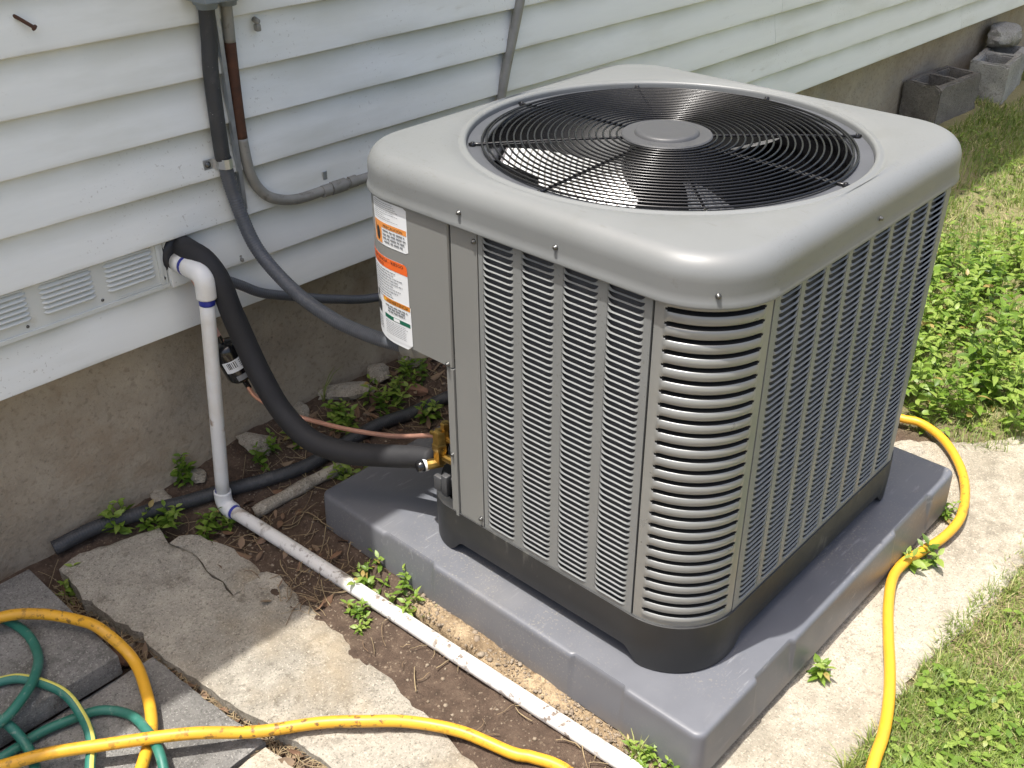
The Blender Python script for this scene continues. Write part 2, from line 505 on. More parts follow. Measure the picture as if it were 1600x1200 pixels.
ax, ay = axis(-1.4, 2.2, .014, 250), axis(-.75, 1.40, .014, 250)
GX, GY = np.meshgrid(ax, ay, indexing='ij')
GZ = gz(GX, GY)
nx, ny = GX.shape
idx = np.arange(nx * ny).reshape(nx, ny)
gf = np.stack([idx[:-1, :-1], idx[1:, :-1], idx[1:, 1:], idx[:-1, 1:]], -1).reshape(-1, 4)
lawnmask = np.clip(np.maximum(sstep(-GY + .05 * vnoise(GX, GY, 5, 9), .23, .30) * sstep(GX, .0, .2), sstep(GX + .1 * vnoise(GX, GY, 4, 8), 1.25, 1.6)), 0, 1)
lawnmask = np.maximum(lawnmask, sstep(-GY, .9, 1.2))
mud = sstep(GX, -.33, -.22) * sstep(-GX, .05, .12) * sstep(-GY, -.75, -.55)
M['soil'] = mat('damp_brown_soil', [(.25, (.048, .032, .022)), (.5, (.092, .062, .044)), (.75, (.155, .112, .080))], 26, 9, .7, rough=(.75, .95),
                bump=[(1.0, 60, .010, 8), (.8, 220, .004)], spec=.3,
                layers=[dict(scale=150, lo=.63, hi=.70, color=(.16, .115, .075), amt=.5),
                        dict(kind='cell', scale=260, lo=.93, hi=.97, color=(.22, .17, .12), amt=.6),
                        dict(kind='attr', attr='lawn', lo=0, hi=1, color=(.26, .235, .115), amt=.85)])
g = mk('ground', np.stack([GX, GY, GZ], -1).reshape(-1, 3), gf, M['soil'])
a = g.data.attributes.new('lawn', 'FLOAT', 'POINT'); a.data.foreach_set('value', lawnmask.reshape(-1).astype(np.float32))
tag(g, kind='structure', label='brown soil ground with lawn beyond the concrete', cat='ground')


# ------------------------------------------------------------------ slabs
def jag(poly, amp, step, rng):
    out = []
    for i in range(len(poly)):
        a = np.array(poly[i]); b = np.array(poly[(i + 1) % len(poly)])
        n = max(1, int(np.linalg.norm(b - a) / step))
        d = (b - a) / (np.linalg.norm(b - a) + 1e-9); nn = np.array([-d[1], d[0]])
        for k in range(n):
            w = 0 if k == 0 else 1
            out.append(a + (b - a) * k / n + nn * rng.normal(0, amp) * w + 0 * d)
    return out


def slab(name, poly, zfun, thick, m, spacing=.014, amp=.003, edge=.012, jit=.004, seed=1, parent=None, drop=.008):
    rng = np.random.default_rng(seed)
    P = jag(poly, jit, .02, rng)
    P = [np.array(p) for p in P]
    A = np.array(P)
    x0, y0 = A.min(0); x1, y1 = A.max(0)
    gx, gy = np.meshgrid(np.arange(x0, x1, spacing), np.arange(y0, y1, spacing))
    q = np.stack([gx.ravel(), gy.ravel()], -1) + rng.uniform(-.3, .3, (gx.size, 2)) * spacing
    B = np.roll(A, -1, 0)
    # inside test + distance
    ins = np.zeros(len(q), bool); dist = np.full(len(q), 9.)
    for a, b in zip(A, B):
        c = ((a[1] > q[:, 1]) != (b[1] > q[:, 1])) & (q[:, 0] < (b[0] - a[0]) * (q[:, 1] - a[1]) / (b[1] - a[1] + 1e-12) + a[0])
        ins ^= c
        ab = b - a; t = np.clip(((q - a) @ ab) / (ab @ ab + 1e-12), 0, 1)
        dist = np.minimum(dist, np.linalg.norm(q - (a + t[:, None] * ab), axis=1))
    keep = ins & (dist > .004)
    q, dist = q[keep], dist[keep]
    pts = [Vector(p) for p in A] + [Vector(p) for p in q]
    n = len(A)
    vo, eo, fo, *_ = geometry.delaunay_2d_cdt(pts, [(i, (i + 1) % n) for i in range(n)], [], 1, 1e-6)
    vo = np.array([tuple(v) for v in vo])
    dd = np.full(len(vo), 9.)
    for a, b in zip(A, B):
        ab = b - a; t = np.clip(((vo - a) @ ab) / (ab @ ab + 1e-12), 0, 1)
        dd = np.minimum(dd, np.linalg.norm(vo - (a + t[:, None] * ab), axis=1))
    z = zfun(vo[:, 0], vo[:, 1]) + amp * vnoise(vo[:, 0], vo[:, 1], 11, seed, 3) + amp * .5 * vnoise(vo[:, 0], vo[:, 1], 60, seed + 7, 2)
    z -= drop * (1 - np.clip(dd / edge, 0, 1)) ** 2
    V = np.c_[vo, z]
    nb = len(V)
    W = np.c_[vo[:n], zfun(vo[:n, 0], vo[:n, 1]) - thick]
    F = [tuple(f) for f in fo] + [(i, nb + i, nb + (i + 1) % n, (i + 1) % n) for i in range(n)]
    o = mk(name, np.r_[V, W], F, m, parent, loc=(*A.mean(0), float(np.min(W[:, 2]))) if parent is None else None)
    fix_normals(o)
    return sharp(o, 50)


zL = lambda x, y: .004 + .026 * sstep(y, .95, 1.30)
crackA = [(-.341, 1.300), (-.357, 1.232), (-.343, 1.190), (-.336, 1.145), (-.345, 1.095), (-.337, 1.040), (-.345, .990), (-.322, .987), (-.300, 1.000), (-.276, .998), (-.258, 1.008)]
slA = [(-.580, 1.335), (-.520, 1.352), (-.412, 1.322)] + crackA[:] + [(-.244, 1.000), (-.232, .965), (-.245, .868), (-.264, .687), (-.271, .554), (-.279, .467), (-.294, .340), (-.305, .243), (-.31, .0), (-.30, -.5),
       (-.60, -.5), (-.55, .1), (-.49, .35), (-.492, .447), (-.497, .529), (-.516, .600), (-.518, .655), (-.537, .749), (-.535, .785), (-.547, .862), (-.554, .950), (-.558, 1.073), (-.574, 1.128), (-.585, 1.228)]
tag(slab('concrete_slab', slA[::-1], zL, .07, M['slab'], .010, .0045, .010, .0034, 3, drop=.004),
    'large worn concrete slab with stained patches, beside the dirt strip and white pipe', 'concrete slab')
frag = [(p[0] + .0035, p[1] + .0025) for p in crackA[1:]]
slB = [(-.325, 1.238)] + frag + [(-.250, 1.055), (-.262, 1.135), (-.287, 1.205)]
tag(slab('slab_fragment', slB[::-1], lambda x, y: zL(x, y) - .002, .06, M['slab'], .009, .004, .009, .004, 5, drop=.004),
    'small cracked-off concrete fragment at the back corner of the large worn slab', 'concrete fragment')
pv2 = [(-.566, .962), (-.553, .761), (-.537, .600), (-1.6, .600), (-1.6, .962)]
tag(slab('paver', pv2[::-1], lambda x, y: -.002 + 0 * x, .05, M['paver'], .02, .0015, .01, .0012, 8, drop=.005),
    'grey concrete paver lying flat below the raised block, under the green hose loops', 'paver')
pv3 = [(-.545, .588), (-.535, .500), (-.60, .2), (-1.6, .2), (-1.6, .588)]
tag(slab('paver', pv3[::-1], lambda x, y: 0 * x, .05, M['slabR'], .02, .0015, .01, .0015, 9, drop=.005),
    'pale paver partly covered by the muddy yellow hose in the near left corner', 'paver')
vs, fs = bbox(-1.5, -.636, .955, 1.352, .0035, .055, .003, 2)
mb = MB(); mb.add(vs, fs)
o = mb.build('concrete_block', M['paver'], loc=(-1.0, 1.15, .0035))
tag(o, 'thick grey concrete step block raised above the pavers at the wall', 'concrete block')
slR = [(-.10, -.10), (.05, -.262), (.218, -.258), (.36, -.258), (.518, -.248), (.60, -.268), (.693, -.289), (.982, -.296), (1.25, -.30), (1.9, -.36), (1.95, -.20), (1.55, -.10), (1.43, -.02), (1.33, .10), (1.27, .16), (1.22, .42), (.6, .6), (-.10, .2)]
tag(slab('concrete_slab', slR, lambda x, y: -.004 + 0 * x, .07, M['slabR'], .015, .0035, .014, .0045, 12, drop=.009),
    'pale cream concrete slab under the grey pad, with the yellow hose across it', 'concrete slab')
slS = [(-.112, -.3), (-.108, .2), (-.100, .45), (-.088, .60), (-.072, .70), (.05, .70), (.05, .23), (-.103, .22), (-.103, -.12)]
slS = [(-.118, -.4), (-.112, .05), (-.106, .30), (-.096, .50), (-.080, .655), (-.060, .70), (.02, .70), (.02, .66), (-.045, .60), (-.045, .21), (-.108, .19), (-.105, -.4)]
slS = [(-.120, -.35), (-.112, .05), (-.106, .30), (-.096, .50), (-.080, .655), (-.058, .70), (-.02, .70), (-.02, .24), (-.106, .21), (-.104, -.35)]
slS = [(-.116, -.35), (-.109, .05), (-.113, .30), (-.119, .50), (-.108, .655), (-.075, .72), (-.012, .72), (-.012, .25), (-.014, .22), (-.103, .19), (-.103, -.35)]
slS = [(-.116, -.35), (-.109, .05), (-.113, .30), (-.119, .50), (-.108, .655), (-.075, .72), (-.055, .72), (-.055, -.35)]
tag(slab('slab_edge', slS[::-1], lambda x, y: .016 + .010 * sstep(y, .1, .5), .06, M['sandy'], .009, .006, .014, .004, 15, drop=.010),
    'sandy crumbling concrete edge between the white pipe and the grey pad', 'concrete edge')
# ------------------------------------------------------------------ house
house = thing('house', (2.5, 1.55, 0), 'white clapboard house wall on a brown concrete foundation', 'house')


def wallbox(s0, s1, o0, o1, z0, z1, n=1):
    V, F = [], []
    for i in range(n + 1):
        s = s0 + (s1 - s0) * i / n
        V += [wp(s, o0, z0), wp(s, o1, z0), wp(s, o1, z1), wp(s, o0, z1)]
    for i in range(n):
        a = i * 4; b = a + 4
        for k in range(4): F.append((a + k, a + (k + 1) % 4, b + (k + 1) % 4, b + k))
    F += [(3, 2, 1, 0), (n * 4, n * 4 + 1, n * 4 + 2, n * 4 + 3)]
    return V, F


# foundation, gently uneven
fs_ = np.arange(-3.5, 9.01, .05); fz_ = np.linspace(-.25, .505, 16)
V = []
for s in fs_:
    for z in fz_:
        off = -.065 + .006 * float(vnoise(s, z, 3.0, 21, 3)) + .003 * float(vnoise(s, z, 16, 22, 2))
        V.append(wp(s, off, z))
n2 = len(fz_)
F = [(i * n2 + j, (i + 1) * n2 + j, (i + 1) * n2 + j + 1, i * n2 + j + 1) for i in range(len(fs_) - 1) for j in range(n2 - 1)]
mk('foundation', V, F, M['founda'], house)
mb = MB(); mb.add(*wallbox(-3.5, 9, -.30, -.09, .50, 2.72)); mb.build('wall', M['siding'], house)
Z0, EX = .4965, .1104


def board(s0, s1, k, zlo=None, zhi=None):
    z0 = Z0 + EX * k if zlo is None else zlo
    z1 = z0 + EX + .006
    V, F = [], []
    n = max(2, int((s1 - s0) / .12))
    for i in range(n + 1):
        s = s0 + (s1 - s0) * i / n
        w = .0016 * float(vnoise(s, k * 3.7, 1.7, 31, 2)); dz = .0022 * float(vnoise(s, k * 5.1, 1.1, 33, 2))
        pr = [(-.075 if k == 0 else -.010, z0 + dz), (.0150 + w, z0 + dz), (.0178 + w, z0 + dz + .0025), (.0172 + w, z0 + .02), (.0075 + w * .8, z0 + .6 * EX), (.0005, z1), (-.010, z1)]
        V += [wp(s, a_, b_) for a_, b_ in pr]
    q = 7
    for i in range(n):
        for j in range(q):
            F.append((i * q + j, i * q + (j + 1) % q, (i + 1) * q + (j + 1) % q, (i + 1) * q + j))
    F += [tuple(range(q))[::-1], tuple(n * q + j for j in range(q))]
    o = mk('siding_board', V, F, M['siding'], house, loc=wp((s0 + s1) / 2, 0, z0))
    fix_normals(o); sharp(o, 40)
    return o


joints = {0: [-3.5, 4.03, 9], 1: [-.176, 1.35, 5.2, 9], 2: [-3.5, 2.323, 6.4, 9], 3: [-3.5, 2.345, 6.0, 9]}
for k in range(19):
    js = joints.get(k)
    if js is None: js = [-3.5, -1.2 + (k * 1.37) % 4.2 - .4 * (k == 4) , 4.6 + (k * .83) % 2.5, 9]
    if k in (4, 5, 6): js = [-3.5, -1.35 - .2 * k, 4.1 + .35 * k, 9]
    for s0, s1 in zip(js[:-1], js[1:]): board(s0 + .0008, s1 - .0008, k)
# soffit and roof edge shading the wall
mb = MB(); mb.add(*wallbox(-3.8, 9.3, -.05, .300, 2.60, 2.64)); mb.build('soffit', M['siding'], house, smooth=False)
mb = MB(); mb.add(*wallbox(-3.8, 9.3, .300, .325, 2.585, 2.75)); mb.build('fascia', M['siding'], house, smooth=False)
V = [wp(-3.8, .345, 2.75), wp(9.3, .345, 2.75), wp(9.3, -3.0, 4.1), wp(-3.8, -3.0, 4.1)]
V += [(p[0], p[1], p[2] + .03) for p in V]
mb = MB(); mb.add(V, [(0, 1, 2, 3), (7, 6, 5, 4), (0, 4, 5, 1), (1, 5, 6, 2), (2, 6, 7, 3), (3, 7, 4, 0)]); mb.build('roof', M['roof'], house, smooth=False)

# vent strip in the second course, left of the pipes
vent = thing  # (name kept free)
mb = MB()
mb.add(*wallbox(-3.4, -.178, -.008, .0045, .6135, .722))
mb.add(*wallbox(-3.4, -.178, .0047, .0095, .6100, .6185))
mb.add(*wallbox(-.196, -.188, .0047, .0080, .6190, .722))
mb.add(*wallbox(-.3, -.19, .0047, .0062, .6215, .6240))
ventp = mb.build('vent_panel', M['vent'], house, smooth=False)
for gi in range(7):
    sc = -.262 - .142 * gi
    for r_ in range(7):
        zc = .647 + .0112 * r_
        hw = .058
        V, F = [], []
        ss = [-hw, -hw + .004, -hw + .010, 0, hw - .010, hw - .004, hw]
        am = [0, .6, 1, 1, 1, .6, 0]
        for s_, a_ in zip(ss, am):
            V += [wp(sc + s_, .0048, zc + .0045 * a_ + .0004), wp(sc + s_, .0048 + .0050 * a_, zc - .0005), wp(sc + s_, .0048 + .0066 * a_, zc - .0030 * a_), wp(sc + s_, .0048 + .0025 * a_, zc - .0035 * a_)]
        for i in range(6):
            for j in range(3): F.append((i * 4 + j, (i + 1) * 4 + j, (i + 1) * 4 + j + 1, i * 4 + j + 1))
        mk('vent_louvre', V, F, M['vent'], ventp)
for s_, z_ in ((-.186, .632), (-.335, .631), (-.50, .630)):
    mk('vent_screw', *lathe(wp(s_, .004, z_), (wo[0], wo[1], 0), [(0, .0035), (.002, .0035), (.003, .002)], 8), M['screw'], ventp)

# ------------------------------------------------------------------ pad
PX0, PX1, PY0, PY1, PZ = -.067, 1.040, -.079, 1.005, .130
pad = thing('equipment_pad', ((PX0 + PX1) / 2, (PY0 + PY1) / 2, .0165), 'slate grey moulded plastic pad under the air conditioner', 'equipment pad')


def rrect(x0, x1, y0, y1, r, seg=8):
    out = []
    for cx, cy, a0 in ((x1 - r, y1 - r, 0), (x0 + r, y1 - r, 90), (x0 + r, y0 + r, 180), (x1 - r, y0 + r, 270)):
        for i in range(seg + 1):
            a = R(a0 + 90 * i / seg); out.append((cx + r * math.cos(a), cy + r * math.sin(a)))
    return out


def densify(P, step):
    out = []
    for i in range(len(P)):
        a = np.array(P[i]); b = np.array(P[(i + 1) % len(P)])
        n = max(1, int(np.linalg.norm(b - a) / step))
        for k in range(n): out.append(a + (b - a) * k / n)
    return out


def insetf(p):
    """moulded recesses along the pad edge, metres inward"""
    x, y = p; v = 0
    if abs(x - PX0) < .03:
        for a_, b_ in ((.62, .77), (.10, .22)): v = max(v, .0075 * float(sstep(y, a_ - .006, a_) * sstep(-y, -b_ - .006, -b_)))
    if abs(y - PY0) < .03:
        for a_, b_ in ((.13, .26), (.72, .90)): v = max(v, .0075 * float(sstep(x, a_ - .006, a_) * sstep(-x, -b_ - .006, -b_)))
    return v


def pad_ring(inset, z, mod=0.0):
    P = densify(rrect(PX0 + inset, PX1 - inset, PY0 + inset, PY1 - inset, max(.004, .022 - inset)), .006)
    return P, z


base = densify(rrect(PX0, PX1, PY0, PY1, .022), .006)
cxy = np.array([(PX0 + PX1) / 2, (PY0 + PY1) / 2])
rings = []
prof = [(.012, .0165, 0), (-.003, .0180, 0), (-.0025, .03, 0), (.0, .1165, 1), (.0008, .1230, 1), (.0026, .1272, 1), (.0060, .1297, .8), (.014, .1301, .3)]
V, F = [], []
B = np.array(base)
T = np.roll(B, -1, 0) - np.roll(B, 1, 0); T /= np.linalg.norm(T, axis=1)[:, None]
NRM = np.c_[T[:, 1], -T[:, 0]]
for ins, z, md in prof:
    for p, nn in zip(B, NRM):
        d = ins + insetf(p) * md
        V.append((p[0] - nn[0] * d, p[1] - nn[1] * d, z))
nb = len(B)
for i in range(len(prof) - 1):
    for k in range(nb): F.append((i * nb + k, i * nb + (k + 1) % nb, (i + 1) * nb + (k + 1) % nb, (i + 1) * nb + k))
F.append(tuple((len(prof) - 1) * nb + k for k in range(nb)))
F.append(tuple(range(nb))[::-1])
F_b = None
o = mk('pad_shell', V, F, M['pad'], pad); fix_normals(o); sharp(o, 40)

mb = MB()
for x_ in (.05, .5, .93):
    for y_ in (.05, .45, .88): mb.add(*bbox(x_ - .05, x_ + .05, y_ - .05, y_ + .05, -.006, .0170))
mb.build('pad_foot', M['pad'], pad, smooth=False)
# ------------------------------------------------------------------ air conditioner
W, D, RC = .910, .885, .134
ZB, ZT = .2475, .915
ac = thing('air_conditioner', (W / 2, D / 2, PZ), 'grey air conditioner condenser unit with louvred sides and round fan guard on top', 'air conditioner')


def ang_rr(phi, a, b, r):
    c, s = math.cos(phi), math.sin(phi)
    t = min(a / abs(c) if abs(c) > 1e-9 else 1e9, b / abs(s) if abs(s) > 1e-9 else 1e9)
    x, y = abs(c) * t, abs(s) * t
    if x > a - r and y > b - r:
        ox, oy = a - r, b - r
        bb = abs(c) * ox + abs(s) * oy
        t = bb + math.sqrt(max(0, bb * bb - (ox * ox + oy * oy - r * r)))
    return c * t, s * t


CX, CY, RO = W / 2, D / 2, .392
NA = 240
V, F = [], []
profc = [(-.006, .925), (.004, .9135), (.0105, .9130), (.0115, .9160), (.0085, .9215), (.0075, .935), (.0070, .9530)]
rr_ = .038
for i in range(1, 11):
    a = R(9 * i); profc.append((.007 - rr_ + rr_ * math.cos(a), .954 + .040 * math.sin(a)))
rows = []
for o_, z in profc:
    rows.append([(*ang_rr(2 * math.pi * k / NA + 1e-4, W / 2 + o_, D / 2 + o_, RC + o_), z) for k in range(NA)])
edge = rows[-1]
circ = [(RO + .019, .9935), (RO + .0165, .9920), (RO + .0135, .9922), (RO + .0095, .9942), (RO + .006, .9950), (RO + .003, .9942), (RO + .0005, .9915), (RO, .9880), (RO, .9800)]
c0 = [((RO + .019) * math.cos(2 * math.pi * k / NA + 1e-4), (RO + .019) * math.sin(2 * math.pi * k / NA + 1e-4)) for k in range(NA)]
for t in (.25, .5, .75):
    rows.append([(e[0] * (1 - t) + c[0] * t, e[1] * (1 - t) + c[1] * t, edge[0][2] + .0025 * math.sin(math.pi * t)) for e, c in zip(edge, c0)])
for r_, z in circ:
    rows.append([(r_ * math.cos(2 * math.pi * k / NA + 1e-4), r_ * math.sin(2 * math.pi * k / NA + 1e-4), z) for k in range(NA)])
for row in rows: V += [(CX + p[0], CY + p[1], p[2]) for p in row]
for i in range(len(rows) - 1):
    for k in range(NA): F.append((i * NA + k, i * NA + (k + 1) % NA, (i + 1) * NA + (k + 1) % NA, (i + 1) * NA + k))
cap = mk('top_cap', V, F, M['cap'], ac); fix_normals(cap); sharp(cap, 50)

# fan deck plate and orifice
ORI = .350
pr = [(RO - .0005, .9815), (ORI + .008, .9815), (ORI + .002, .979), (ORI, .972), (ORI - .002, .86), (ORI + .006, .80)]
V = [(CX + r_ * math.cos(2 * math.pi * k / 96), CY + r_ * math.sin(2 * math.pi * k / 96), z) for r_, z in pr for k in range(96)]
F = [(i * 96 + k, i * 96 + (k + 1) % 96, (i + 1) * 96 + (k + 1) % 96, (i + 1) * 96 + k) for i in range(len(pr) - 1) for k in range(96)]
mi = [0 if i < 2 else 1 for i in range(len(pr) - 1) for k in range(96)]
mk('fan_shroud', V, F, [M['plate'], M['blackmetal']], ac, midx=mi)

# fan guard


def gzr(r): return .9885 + .008 * (1 - (r / .39) ** 2)


V, F = lathe((CX, CY, .9935), (0, 0, 1), [(0, .080), (.0005, .0885), (.0035, .0895), (.0060, .0875), (.0066, .0640), (.0105, .0625), (.0128, .0600), (.0135, .055), (.0138, .02), (.0138, .0005)], 64)
guard = mk('fan_guard', V, F, M['hubgrey'], ac); sharp(guard, 40)


def ringmesh(r, wr, z, n=96, m=8):
    V = [(CX + (r + wr * math.cos(2 * math.pi * j / m)) * math.cos(2 * math.pi * k / n), CY + (r + wr * math.cos(2 * math.pi * j / m)) * math.sin(2 * math.pi * k / n), z + wr * math.sin(2 * math.pi * j / m)) for k in range(n) for j in range(m)]
    F = [(k * m + j, ((k + 1) % n) * m + j, ((k + 1) % n) * m + (j + 1) % m, k * m + (j + 1) % m) for k in range(n) for j in range(m)]
    return V, F


for i in range(20):
    r_ = .0975 + .01345 * i
    mk('guard_ring', *ringmesh(r_, .0021, gzr(r_)), M['blackmetal'], guard)
mk('guard_ring', *ringmesh(.3620, .0026, .9868), M['blackmetal'], guard)
for i in range(8):
    a = R(45 * i + .5)
    d = Vector((math.cos(a), math.sin(a), 0))
    pts = [Vector((CX, CY, 0)) + d * r_ + Vector((0, 0, gzr(r_) - .0042)) for r_ in (.075, .16, .25, .34, .368)] + [Vector((CX, CY, .9855)) + d * .388]
    sp = mk('guard_spoke', *tube(pts, .0029, 8, .02), M['blackmetal'], guard)
    for r_ in (.380,):
        c = Vector((CX, CY, .9815)) + d * r_
        mk('spoke_screw', *lathe(c, (0, 0, 1), [(0, .0062), (.004, .0062), (.006, .0042), (.0082, .004), (.0086, .002)], 8), M['blackmetal'], guard)

# fan: hub, three broad aluminium blades
V, F = lathe((CX, CY, .80), (0, 0, 1), [(0, .085), (.13, .085), (.15, .08), (.17, .07), (.195, .068)], 32)
fan = mk('fan', V, F, M['blackmetal'], ac); sharp(fan, 40)
for bi in range(3):
    az = R(152 + 120 * bi)
    V, F = [], []
    nr, nt = 12, 18
    for i in range(nr + 1):
        fr = i / nr; r_ = .075 + (.345 - .075) * fr
        lead = R(-32 - 14 * math.sin(fr * 2.2)); trail = R(28 + 20 * fr ** .7)
        for j in range(nt + 1):
            t = j / nt; th = az + lead + (trail - lead) * t
            zz = .930 - .50 * r_ * (th - az - lead) * .92 - .02 * (r_ - .075) + .006 * math.sin(math.pi * t)
            V.append((CX + r_ * math.cos(th), CY + r_ * math.sin(th), zz))
    for i in range(nr):
        for j in range(nt):
            F.append((i * (nt + 1) + j, (i + 1) * (nt + 1) + j, (i + 1) * (nt + 1) + j + 1, i * (nt + 1) + j + 1))
    mk('fan_blade', V, F, M['blade'], fan)

# coil behind the louvres


def path_out(ins, y_end=.58):
    P = [(ins, y_end)]
    rc = RC + .045; r = rc - ins
    for cx, cy, a0 in ((rc, rc, 180), (W - rc, rc, 270), (W - rc, D - rc, 0)):
        for i in range(13):
            a = R(a0 + 90 * i / 12); P.append((cx + r * math.cos(a), cy + r * math.sin(a)))
    P.append((.32, D - ins))
    return P


mb = MB()
for ins in (.0095, .040):
    P = path_out(ins)
    V = [(x, y, z) for z in (ZB, ZT + .03) for x, y in P]; n = len(P)
    mb.add(V, [(i, i + 1, n + i + 1, n + i) for i in range(n - 1)])
mb.build('condenser_coil', M['coil'], ac, ang=60)
# compressor compartment walls
mb = MB()
P = [(.004, .6135), (.27, .6135), (.32, D - .006)]
for a_, b_ in zip(P[:-1], P[1:]):
    mb.add([(*a_, ZB), (*b_, ZB), (*b_, ZT), (*a_, ZT)], [(0, 1, 2, 3)])
mb.build('compartment_wall', M['void'], ac, smooth=False)

# base pan
pan_o = []
for i in range(17):
    a = R(180 + 90 * i / 16); pan_o.append((RC + RC * math.cos(a), RC + RC * math.sin(a)))
for i in range(17):
    a = R(270 + 90 * i / 16); pan_o.append((W - RC + RC * math.cos(a), RC + RC * math.sin(a)))
for i in range(17):
    a = R(90 * i / 16); pan_o.append((W - RC + RC * math.cos(a), D - RC + RC * math.sin(a)))
pan_o += [(.30, D)]
for i in range(9):
    a = R(120 + 60 * i / 8); pan_o.append((.085 + .085 * math.cos(a), .625 + .085 * math.sin(a)))
PB = np.array(densify(pan_o, .012))
T = np.roll(PB, -1, 0) - np.roll(PB, 1, 0); T /= np.linalg.norm(T, axis=1)[:, None]
PN = np.c_[T[:, 1], -T[:, 0]]


def arch(p):
    x, y = p
    v = 0
    if x < .02: v = float(sstep(y, .108, .150) * sstep(-y, -.625, -.590))
    elif y < .02: v = float(sstep(x, .150, .19) * sstep(-x, -.80, -.76))
    elif x > W - .02: v = float(sstep(y, .15, .19) * sstep(-y, -.74, -.70))
    return v


V, F = [], []
prof = [(-.012, 'b2'), (.0005, 'b'), (.0030, 'b+'), (.0045, .20), (.0040, .240), (.0035, ZB + .001), (-.003, ZB + .003), (-.02, ZB + .0005), (-.16, ZB - .01)]
for d, z in prof:
    for p, nn in zip(PB, PN):
        bz = PZ + .0008 + .033 * arch(p)
        zz = bz if z in ('b', 'b2') else (bz + .008 if z == 'b+' else z)
        V.append((p[0] + nn[0] * d, p[1] + nn[1] * d, zz))
nb = len(PB)
for i in range(len(prof) - 1):
    for k in range(nb): F.append((i * nb + k, i * nb + (k + 1) % nb, (i + 1) * nb + (k + 1) % nb, (i + 1) * nb + k))
o = mk('base_pan', V, F, M['pan'], ac); fix_normals(o); sharp(o, 50)
mb = MB(); mb.add(*bbox(.10, W - .10, .10, .60, PZ + .034, PZ + .042)); mb.build('pan_floor', M['pan'], ac, smooth=False)

# louvred panels ---------------------------------------------------
PITCH = .0127
NROW = 51
ZL0 = .2610


def panel_frame(mapf, u0, u1, cols, zt):
    """vertical strips between louvre columns plus bottom and top rails"""
    mb = MB()
    edges = [u0] + [e for c in cols for e in c] + [u1]
    def box(ua, ub, za, zb):
        V = [mapf(u, d, z) for d in (-.0006, .004) for (u, z) in ((ua, za), (ub, za), (ub, zb), (ua, zb))]
        mb.add(V, [(0, 1, 2, 3), (7, 6, 5, 4), (0, 4, 5, 1), (1, 5, 6, 2), (2, 6, 7, 3), (3, 7, 4, 0)])
    zlo, zhi = ZL0, ZL0 + NROW * PITCH
    for i in range(0, len(edges), 2): box(edges[i], edges[i + 1], zlo, zhi)
    box(u0, u1, ZB + .002, zlo)
    box(u0, u1, zhi, zt)
    return mb


def slat_mesh(mapf, w):
    """one stamped louvre, centred on u=0, z=0 at its foot"""
    V, F = [], []
    us = [(-w / 2, 0), (-w / 2 + .0015, .30), (-w / 2 + .004, .62), (-w / 2 + .0085, .92), (-w / 2 + .014, 1),
          (w / 2 - .014, 1), (w / 2 - .0085, .92), (w / 2 - .004, .62), (w / 2 - .0015, .30), (w / 2, 0)]
    for u, k in us:
        V += [mapf(u, .0015 * k + .0002, 0), mapf(u, -.0022 * k + .0002, .0002), mapf(u, -.0031 * k + .0002, .0010), mapf(u, -.0027 * k + .0002, .0016), mapf(u, .0000 * k + .0002, PITCH * (1 - k) + .0027 * k)]
    n = 5
    for i in range(len(us) - 1):
        for j in range(n - 1): F.append((i * n + j, i * n + j + 1, (i + 1) * n + j + 1, (i + 1) * n + j))
    return V, F


def louvres(name, mapf, offs, u0, u1, cols, rows_as_parts, lab=None):
    panel = panel_frame(mapf, u0, u1, cols, ZT - .002).build(name, M['paint'], ac, smooth=False)
    if lab: panel['label'] = lab
    w = cols[0][1] - cols[0][0]
    sv, sf = slat_mesh(lambda u, d, z: mapf(u, d, z), w)
    org = np.array(mapf(0, 0, 0))
    sv = np.array(sv) - org
    proto = None
    rest = MB()
    for ci, (a_, b_) in enumerate(cols):
        for r_ in range(NROW):
            p = Vector(mapf((a_ + b_) / 2, 0, ZL0 + r_ * PITCH))
            if r_ >= NROW - rows_as_parts[ci]:
                if proto is None:
                    proto = mk('louvre_slat', sv + np.array(p), sf, M['paint'], panel, loc=p)
                    sharp(fix_normals(proto), 45)
                else:
                    c = proto.copy(); C.objects.link(c); c.parent = panel; c.location = p - wloc(panel)
            else:
                rest.add(sv + np.array(p), sf)
    if rest.v:
        o = rest.build('louvre_slat', M['paint'], panel, ang=45)
        o['kind'] = 'stuff'
    return panel


mapL = lambda u, d, z: (d, u, z)
mapR = lambda u, d, z: (u, d, z)
colsL = [(.1503 + .0939 * i, .1503 + .0939 * i + .0745) for i in range(4)]
louvres('left_louvre_panel'.replace('left_', ''), mapL, 0, .1362, .5170, colsL, [NROW] * 4, 'sunlit louvred panel with four columns of slats')
colsR = [(.1520 + .0798 * i, .1520 + .0798 * i + .0662) for i in range(8)]
louvres('louvre_panel', mapR, 0, .1345, .7990, colsR, [48, 48, 0, 0, 0, 0, 0, 0], 'shaded louvred panel with eight columns of slats')
for y_, z_ in ((.330, .941), (.555, .9415)):
    mk('cap_screw', *lathe((-.0075, y_, z_), (-1, 0, 0), [(0, .0048), (.0012, .0048), (.002, .0036), (.0052, .0034), (.006, .0024)], 8), M['screw'], cap)
mk('cap_screw', *lathe((.463, -.0075, .941), (0, -1, 0), [(0, .0048), (.0012, .0048), (.002, .0036), (.0052, .0034), (.006, .0024)], 8), M['screw'], cap)
c45 = RC - (RC + .0075) * math.cos(R(42)), RC - (RC + .0075) * math.sin(R(42))
